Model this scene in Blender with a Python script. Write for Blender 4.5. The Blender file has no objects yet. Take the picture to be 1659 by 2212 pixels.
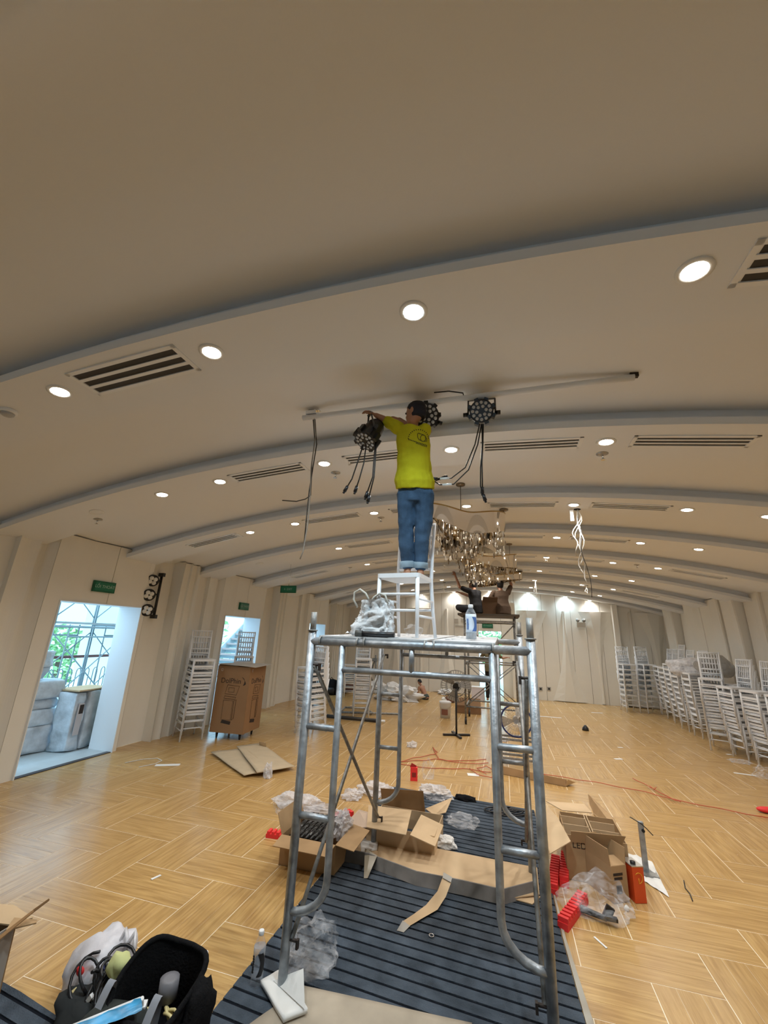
import bpy, bmesh, math, random
from mathutils import Vector as V, Matrix as MX, noise
from mathutils.bvhtree import BVHTree
S = bpy.context.scene
COL = S.collection
PI = math.pi
# ------------------------------------------------------------------ camera, sky, exposure
F_PX, IW, IH, CAM_H = 887.72, 1659, 2212, 1.75
CR = MX(((0.9628471, -0.04023846, -0.26703244), (0.26706225, 0.28849931, 0.91948132), (0.04004016, -0.95663421, 0.28852690)))
cd = bpy.data.cameras.new('camera')
cam = bpy.data.objects.new('camera', cd)
COL.objects.link(cam)
cd.sensor_fit = 'HORIZONTAL'; cd.sensor_width = 36; cd.lens = F_PX / IW * 36; cd.clip_start = .05; cd.clip_end = 200
cm = MX((CR.col[0], -CR.col[1], -CR.col[2])).transposed().to_4x4()
cm.translation = V((0, 0, CAM_H))
cam.matrix_world = cm
S.camera = cam
w = bpy.data.worlds.new('sky'); S.world = w; w.use_nodes = True
bgn = w.node_tree.nodes['Background']
bgn.inputs[0].default_value = (.50, .78, 1.0, 1); bgn.inputs[1].default_value = 1.9
S.view_settings.view_transform = 'Standard'; S.view_settings.look = 'None'
S.view_settings.exposure = 0.88; S.view_settings.gamma = 1; S.view_settings.use_curve_mapping = False
S.cycles.use_denoising = True
S.cycles.max_bounces = 6; S.cycles.diffuse_bounces = 4; S.cycles.glossy_bounces = 2
S.cycles.transparent_max_bounces = 8; S.cycles.transmission_bounces = 2
S.cycles.sample_clamp_indirect = 4
S.cycles.use_adaptive_sampling = True; S.cycles.adaptive_threshold = .03; S.cycles.adaptive_min_samples = 16
LAMP_W = 20.0      # watts of every recessed downlight
WARM = (1, .975, .935)

# ------------------------------------------------------------------ helpers
def ray(x, y):
    return CR @ V((x - IW / 2, y - IH / 2, F_PX))
def fl(x, y, z=0.0):
    d = ray(x, y); return V((0, 0, CAM_H)) + d * ((z - CAM_H) / d.z)
def at(x, y, Y):
    d = ray(x, y); return V((0, 0, CAM_H)) + d * (Y / d.y)
def atx(x, y, X):
    d = ray(x, y); return V((0, 0, CAM_H)) + d * (X / d.x)
MW = {}
def put(o, parent=None):
    COL.objects.link(o)
    if parent is not None:
        o.parent = parent
    return o
def tag(o, label=None, cat=None, group=None, kind=None):
    if label: o['label'] = label
    if cat: o['category'] = cat
    if group: o['group'] = group
    if kind: o['kind'] = kind
    return o
def thing(name, label, cat, loc=(0, 0, 0), rz=0.0, group=None):
    o = bpy.data.objects.new(name, None); put(o)
    o.empty_display_size = .1
    o.location = loc; o.rotation_euler = (0, 0, rz)
    MW[o.name] = MX.Translation(V(loc)) @ MX.Rotation(rz, 4, 'Z')
    return tag(o, label, cat, group)
def copy_tree(o, parent=None):
    c = o.copy(); put(c, parent)
    for ch in o.children: copy_tree(ch, c)
    return c
class MB:
    def __init__(s): s.bm = bmesh.new()
    def add(s, vs, fs, smooth=False):
        b = [s.bm.verts.new(v) for v in vs]
        for f in fs:
            try:
                x = s.bm.faces.new([b[i] for i in f]); x.smooth = smooth
            except ValueError: pass
        return b
    def box(s, c, d, rot=None):
        c = V(c); h = V(d) / 2; vs = []
        for z in (-1, 1):
            for y in (-1, 1):
                for x in (-1, 1):
                    p = V((x * h.x, y * h.y, z * h.z))
                    if rot is not None: p = rot @ p
                    vs.append(c + p)
        s.add(vs, [(0, 2, 3, 1), (4, 5, 7, 6), (0, 1, 5, 4), (2, 6, 7, 3), (0, 4, 6, 2), (1, 3, 7, 5)]); return s
    def tube(s, pts, r, n=8, caps=True, closed=False, flat=None):
        pts = [V(p) for p in pts]; m = len(pts)
        rs = r if isinstance(r, (list, tuple)) else [r] * m
        t = []
        for i in range(m):
            if closed: d = pts[(i + 1) % m] - pts[i - 1]
            else: d = pts[min(i + 1, m - 1)] - pts[max(i - 1, 0)]
            t.append(d.normalized() if d.length > 1e-9 else V((0, 0, 1)))
        u = t[0].orthogonal().normalized()
        rings = []
        for i in range(m):
            u = (u - t[i] * u.dot(t[i]))
            u = u.normalized() if u.length > 1e-6 else t[i].orthogonal().normalized()
            v = t[i].cross(u)
            rings.append([s.bm.verts.new(pts[i] + (u * math.cos(a) + v * math.sin(a)) * rs[i]) for a in [2 * PI * k / n for k in range(n)]])
        for i in range(m if closed else m - 1):
            A, B = rings[i], rings[(i + 1) % m]
            for k in range(n):
                f = s.bm.faces.new((A[k], A[(k + 1) % n], B[(k + 1) % n], B[k])); f.smooth = True
        if caps and not closed:
            s.bm.faces.new(rings[0][::-1]); s.bm.faces.new(rings[-1])
        return s
    def rod(s, p, q, r, r2=None, n=10): return s.tube([p, q], [r, r if r2 is None else r2], n)
    def lathe(s, prof, c=(0, 0, 0), n=20, rot=None, smooth=True):
        c = V(c); rings = []
        for r, z in prof:
            ring = []
            for k in range(n):
                a = 2 * PI * k / n
                p = V((max(r, 1e-4) * math.cos(a), max(r, 1e-4) * math.sin(a), z))
                ring.append(s.bm.verts.new(c + (rot @ p if rot is not None else p)))
            rings.append(ring)
        for A, B in zip(rings, rings[1:]):
            for k in range(n):
                f = s.bm.faces.new((A[k], A[(k + 1) % n], B[(k + 1) % n], B[k])); f.smooth = smooth
        if prof[0][0] > 0: s.bm.faces.new(rings[0][::-1])
        if prof[-1][0] > 0: s.bm.faces.new(rings[-1])
        return s
    def prism(s, poly, vec):
        poly = [V(p) for p in poly]; vec = V(vec); n = len(poly)
        s.add(poly + [p + vec for p in poly], [tuple(range(n))[::-1], tuple(range(n, 2 * n))] + [(i, (i + 1) % n, n + (i + 1) % n, n + i) for i in range(n)])
        return s
    def grid(s, f, nu, nv, skip=None, smooth=True):
        g = [[s.bm.verts.new(f(i / nu, j / nv)) for j in range(nv + 1)] for i in range(nu + 1)]
        for i in range(nu):
            for j in range(nv):
                if skip and skip((i + .5) / nu, (j + .5) / nv): continue
                x = s.bm.faces.new((g[i][j], g[i + 1][j], g[i + 1][j + 1], g[i][j + 1])); x.smooth = smooth
        return s
    def blob(s, c, r, seed=0, amp=.25, freq=2.0, sub=3, zmin=None, fn=None, crease=False):
        t = bmesh.new(); bmesh.ops.create_icosphere(t, subdivisions=sub, radius=1)
        c = V(c); r = V(r) if not isinstance(r, (int, float)) else V((r, r, r)); o = V((seed * 7.3, seed * 3.1, seed * 1.7)); vs = []; ix = {}
        for i, v in enumerate(t.verts):
            n = v.co.normalized()
            k = 1 + amp * noise.noise(n * freq + o) + amp * .6 * abs(noise.noise(n * freq * 2.7 + o))
            if crease: k = 1 + amp * noise.noise(n * freq + o) + amp * (.9 * (.35 - abs(noise.noise(n * freq * 1.6 + o))) + .45 * (.3 - abs(noise.noise(n * freq * 3.7 + o))) + .22 * noise.noise(n * freq * 9 + o))
            p = V((n.x * r.x, n.y * r.y, n.z * r.z)) * k
            if fn: p = fn(p)
            p += c
            if zmin is not None and p.z < zmin: p.z = zmin + .002 * (i % 3)
            vs.append(p); ix[v.index] = i
        s.add(vs, [tuple(ix[v.index] for v in f.verts) for f in t.faces], not crease); t.free(); return s
    def loft(s, rings, n=14, p=2.0):
        """closed volume through rings (centre, half-width vector, half-depth vector)"""
        R = []
        for c, a, b in rings:
            q = []
            for k in range(n):
                t = 2 * PI * k / n; x, y = math.cos(t), math.sin(t)
                x = math.copysign(abs(x) ** (2 / p), x); y = math.copysign(abs(y) ** (2 / p), y)
                q.append(s.bm.verts.new(V(c) + V(a) * x + V(b) * y))
            R.append(q)
        for A, B in zip(R, R[1:]):
            for k in range(n):
                f = s.bm.faces.new((A[k], A[(k + 1) % n], B[(k + 1) % n], B[k])); f.smooth = True
        s.bm.faces.new(R[0][::-1]); s.bm.faces.new(R[-1]); return s
    def build(s, name, mat, parent=None, local=False, noiseamp=0, weld=False):
        if weld: bmesh.ops.remove_doubles(s.bm, verts=s.bm.verts, dist=1e-5)
        bmesh.ops.recalc_face_normals(s.bm, faces=s.bm.faces)
        me = bpy.data.meshes.new(name)
        if parent is not None and not local:
            inv = MW[parent.name].inverted(); s.bm.transform(inv)
        s.bm.to_mesh(me); s.bm.free()
        if mat is not None: me.materials.append(mat)
        o = bpy.data.objects.new(name, me); put(o, parent)
        MW[o.name] = MW[parent.name] if parent is not None else MX.Identity(4)
        return o
def remeshed(mb, voxel, smooth=6, wr=0, wf=8):
    me = bpy.data.meshes.new('tmp'); bmesh.ops.recalc_face_normals(mb.bm, faces=mb.bm.faces); mb.bm.to_mesh(me); mb.bm.free()
    o = bpy.data.objects.new('tmp', me); COL.objects.link(o)
    r = o.modifiers.new('r', 'REMESH'); r.mode = 'VOXEL'; r.voxel_size = voxel; r.use_smooth_shade = True
    sm = o.modifiers.new('s', 'SMOOTH'); sm.factor = .5; sm.iterations = smooth
    dg = bpy.context.evaluated_depsgraph_get()
    out = bpy.data.meshes.new_from_object(o.evaluated_get(dg))
    COL.objects.unlink(o); bpy.data.objects.remove(o)
    b = MB(); b.bm.from_mesh(out); b.bm.normal_update()
    if wr:
        for v in b.bm.verts:
            q = v.co * wf
            v.co += v.normal * wr * (noise.noise(V((q.x, q.y, q.z * .6))) + .5 * noise.noise(q * 2.3))
    for f in b.bm.faces: f.smooth = True
    return b

MATS = {}
def mat(name, col, rough=.5, metal=0.0, var=0.0, vs=6.0, bump=0.0, bs=60.0, spec=.5, alpha=1.0, emit=0.0, stretch=None, ecol=None, trans=0.0):
    if name in MATS: return MATS[name]
    m = bpy.data.materials.new(name); m.use_nodes = True; nt = m.node_tree; N = nt.nodes; L = nt.links
    p = N['Principled BSDF']
    p.inputs['Base Color'].default_value = (*col, 1); p.inputs['Roughness'].default_value = rough; p.inputs['Metallic'].default_value = metal
    p.inputs['Specular IOR Level'].default_value = spec; p.inputs['Alpha'].default_value = alpha
    if trans: p.inputs['Transmission Weight'].default_value = trans
    if emit:
        p.inputs['Emission Color'].default_value = (*(ecol or col), 1); p.inputs['Emission Strength'].default_value = emit
    if var or bump:
        tc = N.new('ShaderNodeTexCoord'); mp = N.new('ShaderNodeMapping'); L.new(tc.outputs['Object'], mp.inputs[0])
        if stretch: mp.inputs['Scale'].default_value = stretch
        if var:
            n = N.new('ShaderNodeTexNoise'); n.inputs['Scale'].default_value = vs; n.inputs['Detail'].default_value = 5; L.new(mp.outputs[0], n.inputs['Vector'])
            r = N.new('ShaderNodeValToRGB'); r.color_ramp.elements[0].position = .3; r.color_ramp.elements[1].position = .7
            r.color_ramp.elements[0].color = (*[c * (1 - var) for c in col], 1); r.color_ramp.elements[1].color = (*[min(1, c * (1 + var)) for c in col], 1)
            L.new(n.outputs[0], r.inputs[0]); L.new(r.outputs[0], p.inputs['Base Color'])
        if bump:
            n2 = N.new('ShaderNodeTexNoise'); n2.inputs['Scale'].default_value = bs; n2.inputs['Detail'].default_value = 4; L.new(mp.outputs[0], n2.inputs['Vector'])
            b = N.new('ShaderNodeBump'); b.inputs['Strength'].default_value = bump; b.inputs['Distance'].default_value = .01
            L.new(n2.outputs[0], b.inputs['Height']); L.new(b.outputs[0], p.inputs['Normal'])
    MATS[name] = m; return m
def film(name, tint, op, rough=.15):
    """thin plastic film: part clear, part glossy white"""
    m = bpy.data.materials.new(name); m.use_nodes = True; nt = m.node_tree; N = nt.nodes; L = nt.links
    p = N['Principled BSDF']; p.inputs['Base Color'].default_value = (*tint, 1); p.inputs['Roughness'].default_value = rough
    t = N.new('ShaderNodeBsdfTransparent'); mx = N.new('ShaderNodeMixShader'); lw = N.new('ShaderNodeLayerWeight'); lw.inputs[0].default_value = .35
    n = N.new('ShaderNodeTexNoise'); n.inputs['Scale'].default_value = 14; n.inputs['Detail'].default_value = 6
    a = N.new('ShaderNodeMath'); a.operation = 'MULTIPLY_ADD'; a.inputs[1].default_value = .9; a.inputs[2].default_value = op - .66
    b = N.new('ShaderNodeMath'); b.operation = 'MULTIPLY_ADD'; b.inputs[1].default_value = .30; b.use_clamp = True
    bp = N.new('ShaderNodeBump'); bp.inputs['Strength'].default_value = .8; bp.inputs['Distance'].default_value = .02
    tc = N.new('ShaderNodeTexCoord'); L.new(tc.outputs['Object'], n.inputs['Vector'])
    L.new(n.outputs[0], a.inputs[0]); L.new(lw.outputs['Facing'], b.inputs[0]); L.new(a.outputs[0], b.inputs[2])
    L.new(n.outputs[0], bp.inputs['Height']); L.new(bp.outputs[0], p.inputs['Normal'])
    L.new(b.outputs[0], mx.inputs[0]); L.new(t.outputs[0], mx.inputs[1]); L.new(p.outputs[0], mx.inputs[2]); L.new(mx.outputs[0], N['Material Output'].inputs[0])
    return m
ceil_m = mat('ceiling_paint', (.80, .815, .835), .85, bump=.03, bs=120, spec=.2)
wall_m = mat('wall_paint', (.80, .77, .70), .8, var=.02, vs=2, spec=.25)
back_m = mat('panel_joint_shadow_gap', (.30, .26, .20), .9)
white_m = mat('white_paint', (.83, .84, .85), .35)
dark_m = mat('dark_void', (.012, .012, .014), .8)
slot_m = mat('vent_slot', (.05, .045, .04), .7)
galv = mat('galvanised_steel', (.34, .37, .40), .45, .6, var=.35, vs=18, bump=.25, bs=40)
galv2 = mat('galvanised_dull', (.27, .27, .26), .5, .5, var=.4, vs=22, bump=.25, bs=40)
rust = mat('dark_iron', (.05, .04, .035), .6, .6)
black = mat('black_plastic', (.012, .012, .014), .38)
blackmat = mat('black_fabric', (.010, .010, .011), .95, bump=.5, bs=90, spec=.1)
chrome = mat('chrome', (.75, .77, .8), .12, 1)
gold = mat('mirror_brass', (.72, .55, .32), .08, 1)
chair_m = mat('chair_white', (.78, .80, .83), .3)
card = mat('cardboard', (.44, .29, .155), .85, var=.1, vs=5, spec=.2)
card2 = mat('cardboard_pale', (.60, .44, .27), .85, var=.08, vs=4, spec=.2)
card_in = mat('cardboard_brown_dark', (.27, .155, .07), .85, var=.1, spec=.2)
inkm = mat('ink', (.035, .022, .015), .8)
red_m = mat('red_foam', (.80, .035, .035), .6, bump=.2)
cordm = mat('orange_cord', (.50, .10, .04), .5)
skin = mat('skin', (.36, .17, .095), .5, var=.08, vs=12)
hairm = mat('black_hair', (.010, .009, .010), .55, bump=.6, bs=120)
paper = mat('white_paper', (.80, .80, .78), .8, var=.03, bump=.2, bs=25)
bag_clear = film('clear_film', (.80, .82, .86), .27, .08)
bag_milk = film('milky_film', (.84, .83, .86), .62, .3)
wrap_m = mat('bubble_wrap', (.60, .66, .72), .35, var=.30, vs=6, bump=1, bs=14)
greenm = mat('sign_green', (.0, .11, .05), .5)

# ------------------------------------------------------------------ setting: dimensions
XL, XR, YB, Y0 = -5.604, 4.83, 15.1, -10.0
XC = -.387
RIBS = [1.73, 3.43, 5.13, 6.83, 8.52, 10.2, 11.84, 13.45, 14.98]
REC = .155
def zarc(x): return 3.395 - (x - XC) ** 2 / 38
def tilt(x): return -(x - XC) / 19
# floor: base slab, then herringbone blocks of three planks
fb = MB(); fb.box(((XL + XR) / 2, (Y0 + YB) / 2, -.0575), (XR - XL + .5, YB - Y0 + .5, .113))
floor = tag(fb.build('floor', mat('grout', (.90, .80, .62), .6)), kind='structure')
def wood():
    m = bpy.data.materials.new('oak_look_plank'); m.use_nodes = True; nt = m.node_tree; N = nt.nodes; L = nt.links; p = N['Principled BSDF']
    uv = N.new('ShaderNodeUVMap'); uv.uv_map = 'UVMap'; oi = N.new('ShaderNodeObjectInfo')
    m1 = N.new('ShaderNodeMath'); m1.operation = 'MULTIPLY'; m1.inputs[1].default_value = 37
    ad = N.new('ShaderNodeVectorMath'); ad.operation = 'ADD'; L.new(oi.outputs['Random'], m1.inputs[0]); L.new(uv.outputs[0], ad.inputs[0]); L.new(m1.outputs[0], ad.inputs[1])
    mp = N.new('ShaderNodeMapping'); mp.inputs['Scale'].default_value = (1.3, 20, 1); L.new(ad.outputs[0], mp.inputs[0])
    n = N.new('ShaderNodeTexNoise'); n.inputs['Scale'].default_value = 2.2; n.inputs['Detail'].default_value = 7; n.inputs['Roughness'].default_value = .6; n.inputs['Distortion'].default_value = .5; L.new(mp.outputs[0], n.inputs['Vector'])
    r = N.new('ShaderNodeValToRGB'); e = r.color_ramp.elements; e[0].position = .28; e[0].color = (.36, .205, .072, 1); e[1].position = .72; e[1].color = (.63, .41, .165, 1)
    x = r.color_ramp.elements.new(.5); x.color = (.50, .308, .115, 1); L.new(n.outputs[0], r.inputs[0]); L.new(r.outputs[0], p.inputs['Base Color'])
    # dusty traffic marks
    tc = N.new('ShaderNodeNewGeometry'); n3 = N.new('ShaderNodeTexNoise'); n3.inputs['Scale'].default_value = 1.4; n3.inputs['Detail'].default_value = 8; L.new(tc.outputs['Position'], n3.inputs['Vector'])
    r3 = N.new('ShaderNodeMapRange'); r3.inputs[1].default_value = .2; r3.inputs[2].default_value = .8; r3.inputs[3].default_value = .16; r3.inputs[4].default_value = .30; L.new(n3.outputs[0], r3.inputs[0]); L.new(r3.outputs[0], p.inputs['Roughness'])
    b = N.new('ShaderNodeBump'); b.inputs['Strength'].default_value = .12; b.inputs['Distance'].default_value = .004; L.new(n.outputs[0], b.inputs['Height']); L.new(b.outputs[0], p.inputs['Normal'])
    return m
woodm = wood()
U = .35
def plank_bm(bm, x0, y0, x1, y1, horiz, uvl, off, zt=0.0):
    v = [bm.verts.new(q) for q in ((x0, y0, zt), (x1, y0, zt), (x1, y1, zt), (x0, y1, zt), (x0, y0, zt - .006), (x1, y0, zt - .006), (x1, y1, zt - .006), (x0, y1, zt - .006))]
    for f in ((0, 1, 2, 3), (0, 4, 5, 1), (1, 5, 6, 2), (2, 6, 7, 3), (3, 7, 4, 0)):
        F = bm.faces.new([v[i] for i in f])
        for l in F.loops:
            c = l.vert.co; l[uvl].uv = (c.x + off, c.y + off * 1.7) if horiz else (c.y + off, c.x + off * 1.7)
blocks = []
for j in range(-37, 36):
    for i in range(-18, 15):
        a = (i - j) % 4
        if a == 0: blocks.append((i * U, 2.84 + j * U, 2 * U, U, True))
        if a == 3: blocks.append((i * U, 2.84 + j * U, U, 2 * U, False))
gb, gf, rows3 = .0026, .0008, 3
planks = []
for (x, y, lx, ly, hz) in blocks:
    for k in range(rows3):
        if hz: q = [x + gb, y + ly * k / 3 + (gb if k == 0 else gf), x + lx - gb, y + ly * (k + 1) / 3 - (gb if k == 2 else gf)]
        else: q = [x + lx * k / 3 + (gb if k == 0 else gf), y + gb, x + lx * (k + 1) / 3 - (gb if k == 2 else gf), y + ly - gb]
        q = [max(q[0], XL), max(q[1], Y0), min(q[2], XR), min(q[3], YB)]
        if q[2] - q[0] < .02 or q[3] - q[1] < .02: continue
        full = abs((q[2] - q[0]) * (q[3] - q[1]) - .7 * .115) < .01
        cx, cy = (q[0] + q[2]) / 2, (q[1] + q[3]) / 2
        d = CR.transposed() @ (V((cx, cy, 0)) - V((0, 0, CAM_H)))
        u, v = F_PX * d.x / d.z + IW / 2, F_PX * d.y / d.z + IH / 2
        hid = -1.42 < cx < .30 and cy < 5.5
        planks.append((full and 0 < u < IW and 0 < v < IH - 10 and not hid, cx * cx + cy * cy, q, hz, k))
planks.sort(key=lambda p: (not p[0], p[1]))
random.seed(4)
pm = {}
sb = bmesh.new(); suv = sb.loops.layers.uv.new('UVMap')
for n, (ok, _, q, hz, k) in enumerate(planks):
    if ok and n < 300:
        key = (k, hz)
        cx, cy = (q[0] + q[2]) / 2, (q[1] + q[3]) / 2
        if key not in pm:
            b = bmesh.new(); uvl = b.loops.layers.uv.new('UVMap'); plank_bm(b, q[0] - cx, q[1] - cy, q[2] - cx, q[3] - cy, hz, uvl, 0)
            me = bpy.data.meshes.new('plank'); b.to_mesh(me); b.free(); me.materials.append(woodm); pm[key] = me
        o = bpy.data.objects.new('plank', pm[key]); put(o, floor); o.location = (cx, cy, 0)
    else:
        plank_bm(sb, *q, hz, suv, random.random() * 40)
me = bpy.data.meshes.new('distant_planks'); sb.to_mesh(me); sb.free(); me.materials.append(woodm)
tag(put(bpy.data.objects.new('distant_planks', me), floor), kind='stuff')

# ceiling: vaulted recess surface, and dropped ribs (trim)
def arc_strip(mb, prof, closed=True, n=56, x0=XL - .16, x1=XR + .16):
    m = len(prof); g = []
    for i in range(n + 1):
        x = x0 + (x1 - x0) * i / n
        g.append([mb.bm.verts.new((x, y, zarc(x) + dz)) for y, dz in prof])
    for i in range(n):
        for k in range(m if closed else m - 1):
            f = mb.bm.faces.new((g[i][k], g[i + 1][k], g[i + 1][(k + 1) % m], g[i][(k + 1) % m])); f.smooth = False
    if closed:
        mb.bm.faces.new(g[0]); mb.bm.faces.new(g[-1][::-1])
    return mb
tag(arc_strip(MB(), [(Y0 - .1, REC), (YB + .3, REC), (YB + .3, REC + .1), (Y0 - .1, REC + .1)]).build('ceiling', ceil_m), kind='structure')
for i, L in enumerate([-8.47, -6.77, -5.07, -3.37, -1.67, .03] + RIBS):
    a, b = L - (.20 if i == 6 else .27), min(L + .35, YB + .1)
    tag(arc_strip(MB(), [(a, 0), (b, 0), (b, REC + .02), (a + .075, REC + .02), (a + .075, .058), (a, .058)]).build('trim_%d' % (i + 1), ceil_m), kind='structure')

# left wall: backing with three doorways, then the relief panels as parts
DOORS = [(4.06, 5.36), (7.47, 8.80), (11.45, 12.62)]
DZ = 2.03
mb = MB(); ys = [Y0] + [v for d in sorted(DOORS) for v in d] + [YB + .2]
for k in range(0, len(ys), 2): mb.box((XL - .18, (ys[k] + ys[k + 1]) / 2, 1.85), (.2, ys[k + 1] - ys[k], 3.7))
for a, b in DOORS: mb.box((XL - .18, (a + b) / 2, (DZ + 3.7) / 2), (.2, b - a, 3.7 - DZ))
wl = tag(mb.build('wall_left', back_m), kind='structure')
def relief_panel(name, prof, parent, xwall, sgn, cut=None, ztop=2.86, flare=.35, m=wall_m):
    """vertical panel whose plan profile is [(y, relief)], relief grows towards the top; cut = (y0,y1,z)"""
    zs = [0, .4, .9, 1.4, 1.8, DZ, 2.2, 2.4, 2.55, ztop]
    mb = MB(); g = []; prof = [(prof[0][0], -.004)] + list(prof) + [(prof[-1][0], -.004)]
    for y, r in prof:
        g.append([mb.bm.verts.new((xwall + sgn * (r * (1 + flare * (z / 2.7) ** 3) + .006), y, z)) for z in zs])
    for i in range(len(prof) - 1):
        for j in range(len(zs) - 1):
            if cut and cut[0] - 1e-3 <= prof[i][0] and prof[i + 1][0] <= cut[1] + 1e-3 and zs[j + 1] <= DZ + 1e-3: continue
            mb.bm.faces.new((g[i][j], g[i + 1][j], g[i + 1][j + 1], g[i][j + 1])).smooth = False
    return mb.build(name, m, parent)
def flute(y0, y1, r0, r1, n=8):
    return [(y0 + (y1 - y0) * k / n, r0 + (r1 - r0) * (k / n) - .035 * math.sin(PI * k / n)) for k in range(n + 1)]
def bay(o, d):
    a, b = d
    g = .004
    relief_panel('panel', [(o + 2.6, .02), (o + 3.05, .02), (o + 3.42, .05)] + flute(o + 3.42, o + 3.66, .11, .10) , wl, XL, 1)
    relief_panel('panel', flute(o + 3.665, o + 3.86, .02, .12, 10), wl, XL, 1)
    m_ = a + (b - a) * .52
    relief_panel('panel', [(o + 3.865, .12), (a, .12), (a + .02, .12), (a + .3, .10), (m_ - g, .12)], wl, XL, 1, cut=(a, b))
    relief_panel('panel', [(m_ + g, .12), (b, .12), (b + .07, .13)], wl, XL, 1, cut=(a, b))
    relief_panel('panel', [(b + .075, .13), (b + .16, .0)] + [(b + .16 + .5 * k / 6, -.0 - .03 * math.sin(PI * k / 6)) for k in range(1, 7)] + [(b + .665, .17)], wl, XL, 1)
    relief_panel('panel', [(b + .67, .17)] + flute(b + .67, b + .86, .17, .13)[1:] + flute(b + .865, b + 1.06, .16, .11) + [(b + 1.07, .14), (b + 1.27, .06), (b + 1.30, .015)], wl, XL, 1)
    relief_panel('panel', [(b + 1.305, .015), (b + 1.8, .015)], wl, XL, 1)
bay(0, DOORS[0]); bay(3.42, DOORS[1]); bay(7.4, DOORS[2])
relief_panel('panel', [(-10, .03), (-.4, .03)], wl, XL, 1)
relief_panel('panel', [(-.395, .03), (2.595, .03)], wl, XL, 1)
relief_panel('panel', [(14.43, .02), (15.1, .02)], wl, XL, 1)
jamb_m = mat('door_lining_white', (.82, .84, .86), .4)
for i, (a, b) in enumerate(DOORS):
    d = MB(); x0, x1 = XL - .28, XL + .155
    d.box(((x0 + x1) / 2, b - .006, DZ / 2), (x1 - x0, .012, DZ)).box(((x0 + x1) / 2, a + .006, DZ / 2), (x1 - x0, .012, DZ)).box(((x0 + x1) / 2, (a + b) / 2, DZ - .006), (x1 - x0, b - a - .024, .012))
    d = tag(d.build('door_%d' % (i + 1), jamb_m), kind='structure')
    MB().box((XL + .10, (a + b) / 2, .003), (.07, b - a - .03, .012)).build('threshold', mat('threshold_dark', (.05, .045, .05), .4), d)
    MB().box((XL - .11, (a + b) / 2, .001), (.34, b - a - .03, .010)).build('sill', mat('terrace_tile', (.52, .58, .60), .5, var=.05), d)
# right wall
wr = tag(MB().box((XR + .12, (Y0 + YB) / 2, 1.85), (.2, YB - Y0 + .4, 3.7)).build('wall_right', back_m), kind='structure')
rb = [atx(px, 1335, XR).y for px in (1659, 1621, 1592, 1577, 1534, 1495, 1472, 1452)]
prof_r = [(-10, .02), (2.0, .02), (rb[0], .02)]
relief_panel('panel', prof_r, wr, XR, -1)
lv = [.05, .17, .10, .13, .12, .0, .16, .02]
for k in range(len(rb) - 1):
    relief_panel('panel', [(rb[k] + .005, lv[k]), (rb[k] + .02, lv[k] + .02), ((rb[k] + rb[k + 1]) / 2, lv[k] - .01), (rb[k + 1] - .03, lv[k] + .01), (rb[k + 1] - .005, lv[k] - .03)], wr, XR, -1)
relief_panel('panel', [(rb[-1] + .005, .0), (YB, .0)], wr, XR, -1)
# back wall with a doorway, panels and curved fins
BD = (-.82, -.06)
mb = MB(); yb = YB + .12
for a, b in ((XL - .3, BD[0]), (BD[1], XR + .3)): mb.box(((a + b) / 2, yb, 1.85), (b - a, .2, 3.7))
mb.box((sum(BD) / 2, yb, (2.05 + 3.7) / 2), (BD[1] - BD[0], .2, 3.7 - 2.05))
wb = tag(mb.build('wall_back', back_m), kind='structure')
xs = [XL + .44 * k for k in range(11)] + [BD[0]] + [BD[1] + .445 * k for k in range(12)]
for a, b in zip(xs, xs[1:]):
    z0 = 2.05 if abs(a - BD[0]) < 1e-6 else 0
    if b - a < .05: continue
    mb = MB(); mb.box(((a + b) / 2, YB + .005, (z0 + 3.6) / 2), (b - a - .009, .03, 3.6 - z0)); mb.build('panel', wall_m, wb)
def fin(x, up=True):
    pts = []
    for k in range(13):
        t = k / 12; z = 2.75 * t + .02
        w_ = .045 + .46 * (t ** 3.2 if up else (1 - t) ** 2.6)
        pts.append((z, w_))
    L_ = [(x - w_, z) for z, w_ in pts]; R_ = [(x + w_, z) for z, w_ in pts]
    mb = MB(); g = []
    for (z, w_) in pts:
        g.append([mb.bm.verts.new(q) for q in ((x - w_, YB - .012, z), (x - w_ * .35, YB - .085, z), (x + w_ * .35, YB - .085, z), (x + w_, YB - .012, z))])
    for A, B in zip(g, g[1:]):
        for k in range(3): mb.bm.faces.new((A[k], A[k + 1], B[k + 1], B[k]))
    mb.bm.faces.new(g[-1]); mb.build('fin', wall_m, wb)
for x, u in ((-4.6, 1), (-3.7, 0), (-2.8, 1), (-1.9, 0), (.95, 1), (1.95, 0), (2.9, 1), (3.9, 0), (4.55, 1)): fin(x, bool(u))
MB().box((.33, YB - .12, 1.5), (.16, .26, 3.0)).build('pilaster', wall_m, wb)
MB().box((3.45, YB - .10, 1.5), (.14, .22, 3.0)).build('pilaster', wall_m, wb)
mb = MB().box((-3.85, Y0 - .1, 1.85), (4.1, .2, 3.7)).box((2.95, Y0 - .1, 1.85), (4.3, .2, 3.7)).box((-.5, Y0 - .1, 3.0), (2.6, .2, 1.4))
tag(mb.build('wall_front', wall_m), kind='structure')

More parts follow.
